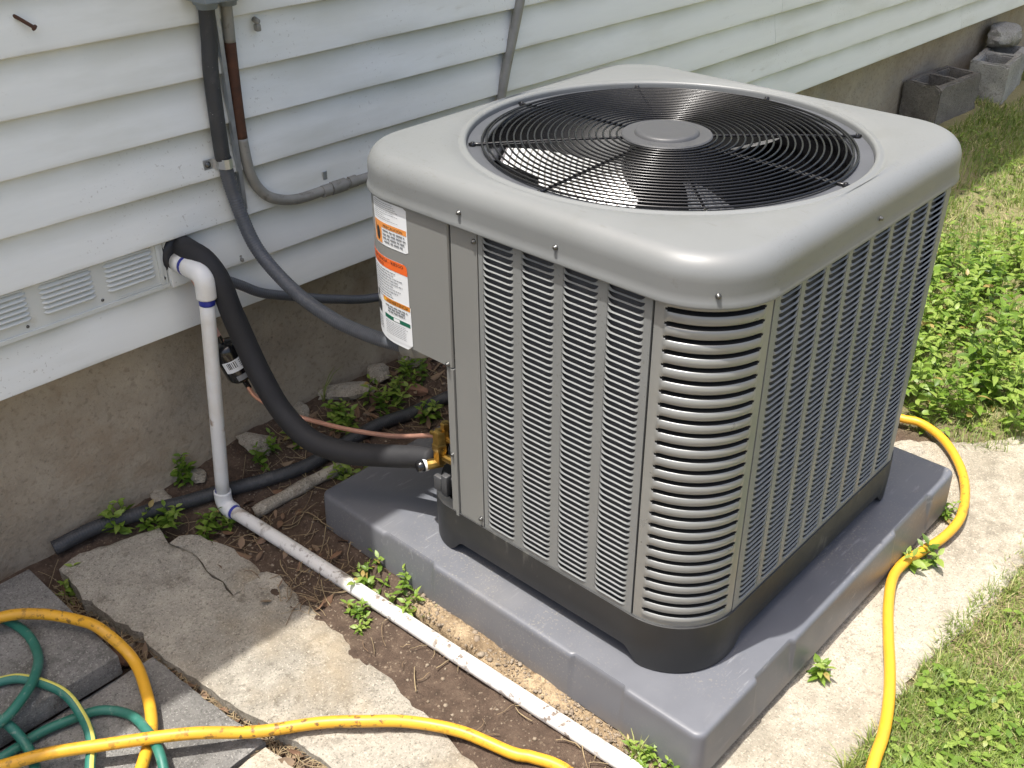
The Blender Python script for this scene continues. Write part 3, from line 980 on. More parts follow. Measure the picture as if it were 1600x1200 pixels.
mk('cap_screw', *lathe((c45[0], c45[1], .935), (-math.cos(R(42)), -math.sin(R(42)), 0), [(0, .0048), (.0012, .0048), (.002, .0036), (.0052, .0034), (.006, .0024)], 8), M['screw'], cap)

# curved corner grilles --------------------------------------------


def corner_panel(cx, cy, a0, a1, lab):
    nt, nz_per, ns = 56, 12, 26
    zs = []
    z0 = ZB + .002
    sp = .0249; s0 = .2640
    zs = [z0, z0 + .004, s0 - .004]
    for i in range(ns):
        for j in range(nz_per): zs.append(s0 + i * sp + sp * j / nz_per)
    zs += [s0 + ns * sp, ZT - .002]
    V, dep = [], []
    hw = R(90) / 2 - R(9.6)
    for z in zs:
        for j in range(nt + 1):
            t = j / nt; th = a0 + (a1 - a0) * t
            dth = abs(t - .5) * R(90)
            k = (z - s0) / sp; i = math.floor(k); f = k - i
            d = 0.0
            if 0 <= i < ns:
                # stadium slot centred f=.5, half height .24 pitch
                hh = .168 * sp
                dx = max(0.0, (dth - (hw - R(3))) * RC) ; dz = (f - .5) * sp
                q = math.hypot(dx * .55, dz)
                inside = hh - q
                if inside > 0: d = .016 * min(1, inside / .0012)
                else:
                    # rounded band between slots
                    if dth < hw: d = -.0021 * math.sin(math.pi * min(1, max(0, (-inside) / (.34 * sp) * .5)))
            r = RC - .0008 - d
            V.append((cx + r * math.cos(th), cy + r * math.sin(th), z)); dep.append(d)
    F, mi = [], []
    n = nt + 1
    for i in range(len(zs) - 1):
        for j in range(nt):
            q = (i * n + j, i * n + j + 1, (i + 1) * n + j + 1, (i + 1) * n + j)
            F.append(q); mi.append(1 if max(dep[k] for k in q) > .003 else 0)
    o = mk('corner_grille', V, F, [M['corner'], M['void']], ac, midx=mi)
    o['label'] = lab
    sharp(fix_normals(o), 60)
    return o


corner_panel(RC, RC, R(180.6), R(269.4), 'curved corner panel with stacked long slots')
corner_panel(W - RC, RC, R(270.6), R(359.4), 'far right curved corner panel')
# far sides, plain painted sheets
mb = MB()
mb.add([(W, RC, ZB), (W, D - RC, ZB), (W, D - RC, ZT), (W, RC, ZT)], [(0, 1, 2, 3)])
Pq = [(W - RC + RC * math.cos(R(90 * i / 12)), D - RC + RC * math.sin(R(90 * i / 12))) for i in range(13)] + [(.32, D)]
mb.add([(x, y, z) for z in (ZB, ZT) for x, y in Pq], [(i, i + 1, len(Pq) + i + 1, len(Pq) + i) for i in range(len(Pq) - 1)])
mb.build('rear_panel', M['paint'], ac)

# narrow post panel left of the louvres, with a folded edge
mb = MB()
pts = [(-.0012, .5195), (-.0012, .5855), (.0006, .5890), (.004, .5898), (.004, .5195)]
def prism(pts, z0, z1):
    n = len(pts)
    return [(x, y, z) for z in (z0, z1) for x, y in pts], [(i, (i + 1) % n, n + (i + 1) % n, n + i) for i in range(n)] + [tuple(range(n))[::-1], tuple(range(n, 2 * n))]
mb.add(*prism(pts, ZB + .002, ZT - .002))
post = mb.build('post_panel', M['panelface'], ac, smooth=False)
mb = MB()
mb.add(*prism([(-.0042, .5905), (-.0042, .5985), (-.001, .6010), (-.0010, .6120), (.004, .6130), (.014, .6130), (.014, .5905)], ZB - .006, .6035))
mb.build('post_flange', M['panelface'], ac, smooth=False)
for (y_, z_) in ((.526, .893), (.526, .268)):
    mk('panel_screw', *lathe((-.0012, y_, z_), (-1, 0, 0), [(0, .0052), (.0015, .0052), (.0022, .0038), (.0055, .0036), (.0062, .0025)], 8), M['screw'], post)
for z_ in (.395, .612):
    mk('panel_screw', *lathe((-.001 if z_ < .6 else -.004, .604, z_), (-1, 0, 0), [(0, .0052), (.0015, .0052), (.0022, .0038), (.0055, .0036), (.0062, .0025)], 8), M['screw'], post)

# control box panel, wraps round the far left corner, open below
ZC = .607
YS = D - RC


def outl(s, off=0.0):
    if s <= YS: return (-off, s)
    t = (s - YS) / RC
    if t <= math.pi / 2: return (RC - (RC + off) * math.cos(t), YS + (RC + off) * math.sin(t))
    return (RC + (s - YS - RC * math.pi / 2), D + off)


mb = MB()
ss = [.592, .5935, .60, .65, .70, .75] + [YS + RC * R(90) * i / 14 for i in range(1, 15)] + [1.05, 1.15]
offs = [.001, .0040, .0042] + [.0042] * (len(ss) - 3)
P = [outl(s, o_) for s, o_ in zip(ss, offs)]
Pi = [outl(s, -.002) for s in ss]
n = len(P)
mb.add([(x, y, z) for z in (ZC, ZT - .002) for x, y in P], [(i, i + 1, n + i + 1, n + i) for i in range(n - 1)])
mb.add([(x, y, ZC) for x, y in P] + [(x, y, ZC) for x, y in Pi], [(i, i + 1, n + i + 1, n + i) for i in range(n - 1)])
mb.add([(x, y, z) for z in (ZC, ZT - .002) for x, y in Pi], [(i, i + 1, n + i + 1, n + i) for i in range(n - 1)])
mb.add([(*P[0], ZC), (*Pi[0], ZC), (*Pi[0], ZT - .002), (*P[0], ZT - .002)], [(0, 1, 2, 3)])
mb.add([(.004, .60, ZC + .012), (.004, .75, ZC + .012), (.05, .84, ZC + .012), (.134, D - .004, ZC + .012), (.40, D - .004, ZC + .012), (.30, .6, ZC + .012)], [(0, 1, 2, 3, 4, 5)])
ctrl = mb.build('control_panel', M['panelface'], ac)

# stickers on the control panel -------------------------------------


def sticker(name, s0, s1, z0, z1, m, off=.0048, parent=None, rad=0.004):
    """curved label; s1 > s0, s grows to the left of the picture"""
    P = []
    for cx, cz, a0 in ((s1 - rad, z1 - rad, 0), (s0 + rad, z1 - rad, 90), (s0 + rad, z0 + rad, 180), (s1 - rad, z0 + rad, 270)):
        for i in range(5):
            a = R(a0 + 22.5 * i); P.append((cx + rad * math.cos(a), cz + rad * math.sin(a)))
    cols = np.linspace(s0, s1, 14)
    V, F = [], []
    for s in cols:
        e = 0
        if s < s0 + rad: e = rad - math.sqrt(max(0, rad ** 2 - (s0 + rad - s) ** 2))
        if s > s1 - rad: e = rad - math.sqrt(max(0, rad ** 2 - (s - s1 + rad) ** 2))
        x, y = outl(s, off)
        V += [(x, y, z0 + e), (x, y, z1 - e)]
    for i in range(len(cols) - 1): F.append((2 * i, 2 * i + 2, 2 * i + 3, 2 * i + 1))
    return mk(name, V, F, m, parent or ctrl)


def on_panel(verts2, s_left, z0, off):
    out = []
    for u, v in verts2:
        x, y = outl(s_left - u, off); out.append((x, y, z0 + v))
    return out


def text2(body, size):
    cu = bpy.data.curves.new('t', 'FONT'); cu.body = body; cu.size = size; cu.resolution_u = 2
    ob = bpy.data.objects.new('t', cu); C.objects.link(ob)
    bpy.context.view_layer.update()
    me = bpy.data.meshes.new_from_object(ob.evaluated_get(bpy.context.evaluated_depsgraph_get()))
    v = [(p.co.x, p.co.y) for p in me.vertices]; f = [tuple(p.vertices) for p in me.polygons]
    bpy.data.objects.remove(ob); bpy.data.curves.remove(cu); bpy.data.meshes.remove(me)
    return v, f


def fit_text(body, width, height):
    v, f = text2(body, 1.0)
    xs = [p[0] for p in v]; ys = [p[1] for p in v]
    sx = width / (max(xs) - min(xs)); sy = height / (max(ys) - min(ys))
    return [((x - min(xs)) * sx, (y - min(ys)) * sy) for x, y in v], f


def bars(rows, width, rng, h=.0011, wmin=.002, wmax=.009, gap=.0013):
    """rows of fine print too small to read"""
    V, F = [], []
    for z, x0, x1 in rows:
        x = x0
        while x < x1 - .001:
            w = min(rng.uniform(wmin, wmax), x1 - x)
            b = len(V); V += [(x, z), (x + w, z), (x + w, z + h), (x, z + h)]; F.append((b, b + 1, b + 2, b + 3))
            x += w + gap
    return V, F


rr = random.Random(5)


def put(name, v2, f, sl, z0, m, parent, off=.0056):
    if len(f) == 1 and len(v2) == 4 and v2[1][0] - v2[0][0] > .006:
        n_ = 14; x0_, x1_ = v2[0][0], v2[1][0]; za, zb = v2[0][1], v2[2][1]
        v2 = [(x0_ + (x1_ - x0_) * i / n_, z) for i in range(n_ + 1) for z in (za, zb)]
        f = [(2 * i, 2 * i + 2, 2 * i + 3, 2 * i + 1) for i in range(n_)]
    return mk(name, on_panel(v2, sl, z0, off), f, m, parent, smooth=False)


st1 = sticker('rating_sticker', .7015, .8080, .8150, .9080, M['white_label'])
st1['label'] = 'white rating sticker with orange warning block'
put('fine_print', *bars([(.0885 - .0042 * i, .008, .030 + rr.uniform(.01, .055)) for i in range(9)], .09, rr, .0010), .8080, .8150, M['greyink'], st1)
put('warning_block', [(.0025, .0025), (.0300, .0025), (.0300, .0480), (.0025, .0480)], [(0, 1, 2, 3)], .8080, .8150, M['orange'], st1, .0052)
put('warning_block', [(.0301, .0370), (.1040, .0370), (.1040, .0480), (.0301, .0480)], [(0, 1, 2, 3)], .8080, .8150, M['orange'], st1, .0052)
v, f = fit_text('PRECAUCIÓN', .056, .0072)
put('warning_text', [(x + .037, y + .0387) for x, y in v], f, .8080, .8150, M['ink'], st1)
put('warning_text', *bars([(.0300, .034, .098), (.0225, .034, .101), (.0150, .034, .100), (.0075, .038, .092)], .07, rr, .0036, .006, .018, .0025), .8080, .8150, M['greyink'], st1)
hand = [(.0175 + .0068 * math.cos(a), .022 + .0150 * math.sin(a)) for a in np.linspace(0, 2 * math.pi, 18)[:-1]]
hand += []
put('warning_icon', hand, [tuple(range(len(hand)))], .8080, .8150, M['ink'], st1)
zig = [(.006, .045), (.0075, .045), (.0105, .038), (.0075, .032), (.0105, .026), (.009, .0255), (.0058, .032), (.0088, .038)]
put('warning_icon', zig, [(0, 1, 2, 7), (7, 2, 3, 6), (6, 3, 4, 5)], .8080, .8150, M['ink'], st1)

st2 = sticker('warning_sticker', .7080, .8650, .6010, .7900, M['white_label'], rad=.010)
st2['label'] = 'tall white warning sticker with red-orange heading'
xs_ = [0, .001, .003, .006, .010] + [.010 + .0137 * i for i in range(1, 10)] + [.1413, .1470, .1510, .1540, .1560, .1570]
hv = []
for x_ in xs_:
    e_ = .010 - math.sqrt(max(0, .010 ** 2 - max(0, .010 - x_, x_ - .147) ** 2)); hv += [(x_, .1660), (x_, .1888 - e_)]
put('heading_band', hv, [(2 * i, 2 * i + 2, 2 * i + 3, 2 * i + 1) for i in range(len(xs_) - 1)], .8650, .6010, M['redorange'], st2, .0052)
v, f = fit_text('ADVERTENCIA - RIESGO', .118, .0066)
put('heading_text', [(x + .028, y + .1785) for x, y in v], f, .8650, .6010, M['ink'], st2)
v, f = fit_text('ELÉCTRICO', .056, .0074)
put('heading_text', [(x + .030, y + .1688) for x, y in v], f, .8650, .6010, M['ink'], st2)
put('fine_print', *bars([(.1590 - .0062 * i, .012 + (.03 if i % 5 == 4 else 0), .146 - rr.uniform(0, .04)) for i in range(11)], .13, rr, .0019, .003, .012, .0016), .8650, .6010, M['greyink'], st2)
put('fine_print', *bars([(.0850 - .0050 * i, .010, .060) for i in range(3)], .13, rr, .0016), .8650, .6010, M['greyink'], st2)
put('dark_square', [(.036, .054), (.060, .054), (.060, .078), (.036, .078)], [(0, 1, 2, 3)], .8650, .6010, M['ink'], st2)
put('dark_square', [(.044, .088), (.051, .088), (.051, .104), (.044, .104)], [(0, 1, 2, 3)], .8650, .6010, M['ink'], st2)
put('fine_print', *bars([(.042 - .006 * i, .034, .062) for i in range(5)], .13, rr, .0026, .004, .012, .002), .8650, .6010, M['greyink'], st2)

st3 = sticker('energy_sticker', .7040, .7920, .6105, .7030, M['white_label'], off=.0054, rad=.004)
st3['label'] = 'small white sticker with amber heading and green band'
put('heading_band', [(.002, .0800), (.086, .0800), (.086, .0905), (.002, .0905)], [(0, 1, 2, 3)], .7920, .6105, M['amber'], st3, .0058)
put('heading_icon', [(.004, .0815), (.014, .0815), (.009, .0895)], [(0, 1, 2)], .7920, .6105, M['yellowink'], st3, .0062)
v, f = fit_text('ADVERTENCIA', .064, .0068)
put('heading_text', [(x + .017, y + .0818) for x, y in v], f, .7920, .6105, M['ink'], st3, .0062)
put('fine_print', *bars([(.0720, .010, .078), (.0660, .018, .070), (.0600, .018, .070)], .07, rr, .0034, .006, .016, .0022), .7920, .6105, M['greyink'], st3, .0062)
put('green_band', [(.004, .0430), (.084, .0430), (.084, .0520), (.004, .0520)], [(0, 1, 2, 3)], .7920, .6105, M['greenink'], st3, .0058)
put('band_patch', [(.035, .0445), (.053, .0445), (.053, .0515), (.035, .0515)], [(0, 1, 2, 3)], .7920, .6105, M['white_label'], st3, .0062)
put('fine_print', *bars([(.0375 - .0040 * i, .006, .076 - rr.uniform(0, .01)) for i in range(8)], .08, rr, .0010), .7920, .6105, M['greyink'], st3, .0062)

# service valves in the open corner -----------------------------------
mb = MB()
mb.add(*lathe((.052, .700, .335), (0, 0, 1), [(-.035, .012), (-.03, .016), (.0, .0165), (.004, .019), (.018, .019), (.021, .0165), (.046, .0160), (.050, .013), (.052, .0)], 6))
mb.add(*lathe((.055, .700, .300), (-.6, .35, .0), [(.0, .012), (.035, .012)], 10))
mb.add(*lathe((.052, .700, .320), (0, -1, 0), [(.0, .009), (.085, .009)], 10))
sv = mb.build('service_valve', M['brass'], ac)
sv['label'] = 'large brass suction service valve'
mb = MB()
mb.add(*lathe((.060, .690, .385), (0, 0, 1), [(-.03, .008), (.0, .0085), (.006, .0085), (.0065, .0115), (.020, .0115), (.022, .009), (.0225, 0)], 6))
mb.add(*lathe((.060, .690, .365), (-.05, 1, -.06), [(.0, .0055), (.045, .0055)], 10))
mb.add(*lathe((.060, .690, .365), (0, -1, 0), [(.0, .007), (.075, .007)], 10))
sv = mb.build('service_valve', M['brass'], ac)
sv['label'] = 'small brass liquid service valve with hex cap'
mk('valve_cap', *lathe((.030, .722, .297), (-.75, .30, -.05), [(-.004, .0135), (.012, .0140), (.022, .0138), (.026, .010), (.0262, .0)], 14), M['blackgloss'], ac)
mk('valve_tag', *lathe((.030, .722, .297), (-.75, .30, -.05), [(.000, .0142), (.009, .01425)], 14, caps=False), M['white_label'], ac)
mb = MB()
mb.add(*bbox(.018, .034, .650, .668, ZB, .300, .003))
mb.add(*bbox(.022, .036, .672, .696, ZB, .285, .003))
mb.add(*bbox(.05, .12, .630, .690, ZB, .270, .004))
mb.build('pan_clip', M['hubgrey'], ac)
mb = MB(); mb.add(*lathe((.085, .66, .25), (0, 0, 1), [(0, .030), (.10, .030), (.12, .022)], 14)); mb.build('valve_grommet', M['black_rubber'], ac)

# ------------------------------------------------------------------ pipes
INS = [(-.128, 1.356, .686), (-.133, 1.315, .693), (-.137, 1.278, .694), (-.130, 1.242, .682), (-.120, 1.210, .638), (-.113, 1.190, .563), (-.105, 1.165, .487), (-.102, 1.125, .413), (-.095, 1.070, .341), (-.078, 1.000, .290), (-.041, .920, .272), (.005, .840, .277), (.036, .765, .293), (.047, .722, .304)]
suc = thing('suction_line', (-.02, .9, .25), 'thick black foam insulated pipe curving from the wall to the unit', 'insulated pipe')
mk('foam_sleeve', *tube(INS, .0255, 20, .008, rfun=lambda L, t: .0262 * (1 + .014 * math.sin(L * 21) + .010 * math.sin(L * 47 + 1)) * (1 if t < .965 else 1 - .15 * (t - .965) / .035)), M['foam'], suc)
# tar-like sealant where the pipes enter the wall
V, F = lathe((-.140, 1.334, .676), (.05, -1, 0), [(-.02, .044), (.0, .043), (.006, .040), (.0105, .034), (.012, .0)], 22)
V = [(x + .006 * float(vnoise(x * 30, z * 30, 1, 4)), y + .004 * float(vnoise(z * 60, x * 60, 1, 6)), .676 + (z - .676) * 1.15) for x, y, z in V]
mk('wall_sealant', V, F, M['black_rubber'], suc)

pvc = thing('drain_pipe', (-.15, .75, 0), 'white PVC drain pipe dropping down the wall and running along the ground', 'drain pipe')
el = [(-.196, 1.290, .668), (-.160, 1.262, .655), (-.132, 1.253, .642), (-.131, 1.253, .612)]
TOPX, TOPY = -.1575, 1.210
dv = Vector((-.181, 1.262, .030)) - Vector((TOPX, TOPY, .62))
r_p = .0170
mk('pipe_run', *tube([Vector((TOPX, TOPY, .62)), Vector((TOPX, TOPY, .62)) + dv * .33, Vector((TOPX, TOPY, .62)) + dv * .66, Vector((-.180, 1.262, .045))], r_p, 18, .05), M['pvc'], pvc)
mb = MB()
mb.add(*tube([(-.1516, 1.345, .664), (-.1540, 1.310, .666), (-.1570, 1.265, .669)], .0165, 18, .02))
mb.build('pipe_run', M['pvc'], pvc)
mk('pipe_elbow', *tube([(-.1575, 1.268, .6690), (-.1578, 1.245, .6695), (-.1570, 1.224, .6670), (-.1560, 1.2125, .6560), (-.1562, 1.2100, .6400), (-.1572, 1.2105, .6120)], .0225, 20, .004), M['pvc'], pvc)
mk('pipe_coupling', *tube([(-.1538, 1.315, .6655), (-.1565, 1.276, .6682)], .0222, 18, .02), M['pvc'], pvc)
mk('primer_band', *tube([(-.1565, 1.2775, .6682), (-.1572, 1.2665, .6690)], .0229, 18, .005), M['primer'], pvc)
mk('primer_band', *tube([(-.1576, 1.2107, .6125), (-.1582, 1.2118, .5960)], .0179, 18, .005), M['primer'], pvc)
lowc = Vector((-.180, 1.262, .024))
mk('pipe_elbow', *tube([(-.1785, 1.262, .066), (-.1798, 1.262, .046), (-.1805, 1.256, .030), (-.180, 1.243, .0225), (-.178, 1.226, .020)], .0215, 20, .004), M['pvc'], pvc)
mk('primer_band', *tube([(-.1780, 1.262, .073), (-.1785, 1.262, .0655)], .0179, 18, .004), M['primer'], pvc)
mk('primer_band', *tube([(-.178, 1.2265, .020), (-.1772, 1.2165, .0195)], .0179, 18, .004), M['primer'], pvc)
mk('pipe_run', *tube([(-.179, 1.240, .0205), (-.165, 1.05, .0165), (-.150, .78, .014), (-.140, .50, .014), (-.131, .25, .015), (-.123, .04, .016), (-.117, -.20, .016), (-.115, -.5, .014)], r_p, 18, .03), M['pvcdirty'], pvc)

liq = thing('liquid_line', (0, 1.0, .25), 'thin bare copper pipe with a black filter drier, behind the insulated pipe', 'copper pipe')
LQ = [(-.140, 1.350, .672), (-.128, 1.325, .630), (-.122, 1.300, .585), (-.124, 1.280, .545), (-.126, 1.258, .512), (-.126, 1.235, .483), (-.095, 1.215, .369), (-.080, 1.200, .323), (-.043, 1.170, .282), (-.008, 1.120, .262), (.024, 1.000, .269), (.050, .890, .288), (.063, .815, .312), (.061, .735, .352), (.060, .700, .364)]
mk('copper_tube', *tube(LQ, .0058, 12, .01), M['copper'], liq)
d0, d1 = Vector((-.1285, 1.2375, .4885)), Vector((-.092, 1.2135, .360))
dd = d1 - d0; dl = dd.length
dr = mk('filter_drier', *lathe(d0, dd, [(-.006, .0065), (.010, .0075), (.012, .012), (.016, .026), (.023, .0310), (.031, .0328), (dl - .034, .0328), (dl - .026, .0306), (dl - .018, .023), (dl - .015, .011), (dl - .012, .0075), (dl + .014, .0065)], 28), M['blackgloss'], liq)
sharp(dr, 50)
def wrapband(o_, d_, t0, t1, r, a0, a1, n=14):
    d = Vector(d_).normalized(); vw = (Vector((-1.21, -.689, 1.63)) - Vector(o_))
    u = (vw - d * vw.dot(d)).normalized(); w = d.cross(u)
    V = [Vector(o_) + d * t + u * (r * math.cos(a0 + (a1 - a0) * i / n)) + w * (r * math.sin(a0 + (a1 - a0) * i / n)) for t in (t0, t1) for i in range(n + 1)]
    return V, [(i, i + 1, n + 2 + i, n + 1 + i) for i in range(n)]
mk('drier_label', *wrapband(d0, dd, .050, .080, .0333, R(-75), R(50)), M['white_label'], dr)
mb = MB()
for a_ in (-6, 1, 10, 17, 23, 30): mb.add(*wrapband(d0, dd, .053, .070, .0336, R(a_), R(a_ + (4 if a_ % 2 else 2.4)), 2))
for t_ in (.055, .060, .065, .070): mb.add(*wrapband(d0, dd, t_, t_ + .0016, .0336, R(-62), R(-18), 6))
mb.build('label_print', M['ink'], dr, smooth=False)
mk('drier_sticker', *wrapband(d0, dd, .092, .106, .0333, R(-22), R(22)), M['greyink'], dr)

# conduits -----------------------------------------------------------
ebox = thing('disconnect_box', wp(.05, .05, 1.30), 'grey electrical box fixed high on the clapboard wall, conduits below it', 'electrical box')
m3w = Matrix(((wt[0], -wo[0], 0), (wt[1], -wo[1], 0), (0, 0, 1)))
mb = MB(); mb.add(*bbox(-.045, .115, -.115, -.014, 1.212, 1.46, .006, 2, m3w, (0, WY, 0))); mb.build('box_body', M['boxgrey'], ebox)
for s_, r_ in ((.006, .0245), (.056, .0215)):
    p = Vector(wp(s_, .034, 1.219))
    mk('conduit_hub', *lathe(p, (0, 0, -1), [(-.01, r_), (.006, r_), (.010, r_ + .003), (.020, r_ + .003), (.023, r_ - .002), (.030, r_ - .003)], 12), M['boxgrey'], ebox)


def rib(r, pitch, amp):
    return lambda L, t: r + amp * math.sin(2 * math.pi * L / pitch)


CA = [(.006, 1.297, 1.215), (.001, 1.299, 1.13), (-.007, 1.300, 1.051), (-.010, 1.300, .897), (-.008, 1.300, .865), (.003, 1.296, .775), (.012, 1.250, .663), (.025, 1.140, .585), (.035, 1.019, .552), (.040, .914, .550), (.045, .835, .556), (.050, .775, .565)]
whip = thing('flexible_conduit', (0, 1.29, .86), 'grey liquid-tight conduit sweeping from the wall box to the unit', 'electrical conduit')
Pm = catmull(CA, .0015)
cut = next(i for i, p in enumerate(Pm) if p.z < .872)
mk('upper_sleeve', *tube(Pm[:cut + 1:4], .0172, 16, raw=True), M['conduitdark'], whip)
mk('ribbed_sleeve', *tube(Pm[cut:], .0162, 16, raw=True, rfun=rib(.0160, .0062, .00042)), M['conduit'], whip)
mk('conduit_connector', *lathe((.0495, .782, .563), (.02, -.06, .010), [(-.012, .0205), (.006, .0205), (.010, .024), (.022, .024), (.026, .019), (.045, .019)], 16), M['oldsteel'], whip)
mk('connector_elbow', *tube([(.052, .755, .566), (.055, .735, .572), (.058, .728, .590), (.058, .727, .617)], .019, 14, .006), M['oldsteel'], whip)

clamp = thing('conduit_clamp', wp(-.03, 0, .863), 'galvanised strap clamp holding the grey conduit to the wall', 'clamp')
V, F = [], []
pr = [(-.048, .0158), (-.026, .0158), (-.0215, .022), (-.0205, .034), (-.014, .047), (-.004, .0505), (.006, .047), (.0120, .036), (.0125, .020)]
for s_, o_ in pr:
    V += [wp(s_ - .003, o_, .851), wp(s_ - .003, o_, .873), wp(s_ - .003, o_ + .0014, .873), wp(s_ - .003, o_ + .0014, .851)]
for i in range(len(pr) - 1):
    for j in range(4): F.append((i * 4 + j, i * 4 + (j + 1) % 4, (i + 1) * 4 + (j + 1) % 4, (i + 1) * 4 + j))
F += [(0, 1, 2, 3), tuple(len(V) - 4 + j for j in (3, 2, 1, 0))]
o = mk('strap', V, F, M['galv'], clamp, smooth=False); fix_normals(o)
mk('clamp_screw', *lathe(wp(-.041, .0172, .862), (wo[0], wo[1], 0), [(0, .0075), (.002, .0075), (.004, .005), (.0042, 0)], 10), M['screw'], clamp)

SC = [(.058, 1.304, 1.215), (.057, 1.306, 1.17), (.052, 1.307, 1.024), (.051, 1.307, .895), (.060, 1.307, .812), (.084, 1.306, .765), (.120, 1.305, .738), (.180, 1.304, .722), (.286, 1.302, .722), (.408, 1.300, .719), (.9, 1.288, .715)]
steel = thing('steel_conduit', (.05, 1.305, .75), 'old rusty metal conduit bending along the clapboards behind the unit', 'metal conduit')
Pm = catmull(SC, .008)
i0 = next(i for i, p in enumerate(Pm) if p.z < 1.118); i1 = next(i for i, p in enumerate(Pm) if p.z < .905)
mk('upper_tube', *tube(Pm[:i0 + 1], .0125, 14, raw=True), M['oldsteel'], steel)
mk('rusty_tube', *tube(Pm[i0:i1 + 1], .0126, 14, raw=True), M['rust'], steel)
mk('bent_tube', *tube(Pm[i1:], .0125, 14, raw=True), M['oldsteel'], steel)
mb = MB()
for s_ in (.262, .300, .345):
    mb.add(*lathe((s_, 1.3015, .7205), (1, -.02, 0), [(-.012, .0150), (.012, .0150)] if s_ != .300 else [(-.022, .0165), (.022, .0165)], 14))
mb.build('coupling', M['oldsteel'], steel)
mb = MB()
mb.add(*bbox(.262, .276, -.016, -.014, .722, .766, .0008, 1, m3w, (0, WY, 0)))
mb.build('strap', M['galv'], steel)
mb = MB(); mb.add(*wallbox(.0265, .036, .0155, .0285, .74, 1.205)); o = mb.build('backing_strip', M['galv'], steel, smooth=False)

CB = [(-.10, 1.285, .62), (-.055, 1.290, .592), (-.018, 1.291, .566), (.030, 1.291, .530), (.100, 1.290, .496), (.251, 1.286, .432), (.397, 1.282, .388), (.62, 1.20, .40), (.72, 1.02, .42), (.73, .885, .43)]
cb = thing('flexible_conduit', (.1, 1.29, .49), 'thinner ribbed grey conduit passing behind the large one near the foundation', 'electrical conduit')
mk('ribbed_sleeve', *tube(CB, .0115, 14, .0014, rfun=rib(.0118, .0056, .0004)), M['conduit'], cb)
vc = thing('wall_pipe', (.95, 1.3, 1.0), 'slanting grey pipe on the wall rising behind the top of the unit', 'pipe')
mk('pipe_tube', *tube([(1.05, 1.284, 1.40), (.957, 1.288, 1.069), (.885, 1.290, .842), (.83, 1.29, .60)], .0135, 14, .05), M['oldsteel'], vc)

# small fixings on the clapboards
nail = mk('bent_nail', *tube([wp(-.376, .004, 1.229), wp(-.370, .016, 1.223), wp(-.361, .021, 1.215), wp(-.352, .024, 1.207), wp(-.350, .024, 1.205)], .0038, 8, .003, rfun=lambda L, t: .0036 if t < .86 else .0062), M['rust'])
tag(nail, 'bent rusty nail sticking out of the upper clapboard', 'nail')
def clip(s_, z_, label, sc=1):
    t = thing('wall_clip', wp(s_, .012, z_), label, 'clip')
    mk('clip_body', *lathe(wp(s_, .010, z_), (wo[0], wo[1], -.25), [(0, .0065 * sc), (.014 * sc, .0065 * sc), (.016 * sc, .004 * sc), (.0162 * sc, 0)], 12), M['oldsteel'], t)
    mb = MB(); mb.add(*bbox(-.006 * sc + s_, .006 * sc + s_, -.026, -.012, z_ - .024 * sc, z_ - .008 * sc, .003 * sc, 2, m3w, (0, WY, 0))); mb.build('clip_tab', M['oldsteel'], t)
clip(.130, 1.145, 'small grey cable clip on the clapboard right of the wall box')
clip(.005, .628, 'tiny metal clip on the clapboard edge right of the insulated pipe', .55)

# pipes lying on the soil by the wall
def gl(x, y, dz): return (x, y, float(gz(x, y)) + dz)
gc = mk('buried_conduit', *tube([gl(-.560, 1.392, .028), gl(-.453, 1.375, .030), gl(-.341, 1.345, .026), gl(-.249, 1.322, .018), gl(-.165, 1.292, .017), gl(-.060, 1.235, .017), gl(.036, 1.199, .017), gl(.122, 1.199, .016), gl(.277, 1.199, .016), gl(.385, 1.187, .016), gl(.56, 1.170, .012)], .0170, 14, .0016, rfun=rib(.0180, .0065, .00035)), M['conduitdark'])
tag(gc, 'dusty dark conduit lying on the soil along the foundation', 'conduit')
bp = mk('broken_pipe', *tube([gl(-.135, 1.201, .010), gl(-.099, 1.189, .013), gl(-.052, 1.171, .012), gl(.037, 1.152, .012), gl(.116, 1.144, .008)], .0165, 12, .01, rfun=lambda L, t: .0170 + .0014 * math.sin(L * 60)), M['stone'])
tag(bp, 'short broken dirty pale pipe on the soil beside the dark conduit', 'pipe')

# ------------------------------------------------------------------ hoses
yh = thing('yellow_hose', (.5, -.2, 0), 'yellow garden hose lying across the slabs and round the pad', 'hose')
YR = [(1.15, .62, .02), (1.29, .36, .012), (1.335, .230, .010), (1.342, .182, .009), (1.356, .128, .0085), (1.316, .046, .008), (1.226, -.035, .008), (1.125, -.090, .008), (1.015, -.123, .008), (.917, -.124, .008), (.835, -.108, .008), (.762, -.094, .008), (.693, -.099, .008), (.599, -.134, .008), (.508, -.178, .008), (.425, -.220, .010), (.344, -.256, .010), (.263, -.284, .010), (.188, -.301, .008),
      (.05, -.34, .006), (-.12, -.36, .006), (-.24, -.25, .014), (-.215, -.05, .004), (-.205, .110, .002), (-.225, .180, .002), (-.245, .216, .003), (-.279, .319, .010), (-.332, .407, .014), (-.39, .470, .016), (-.453, .533, .016), (-.55, .605, .018), (-.647, .677, .040), (-.76, .765, .040), (-.876, .856, .030), (-1.0, .90, .020), (-1.12, .80, .012), (-1.0, .62, .012), (-.86, .610, .012), (-.766, .676, .012), (-.714, .725, .012), (-.675, .772, .012), (-.639, .852, .014), (-.614, .945, .024), (-.634, 1.016, .075), (-.657, 1.080, .078), (-.707, 1.149, .085), (-.768, 1.196, .085), (-.86, 1.22, .07), (-1.0, 1.20, .065), (-1.2, 1.1, .065)]
YR = [(x, y, z + .0115 if i > 18 else z + .012) for i, (x, y, z) in enumerate(YR)]
mk('hose_tube', *tube(YR, .0118, 16, .008), M['yhose'], yh)
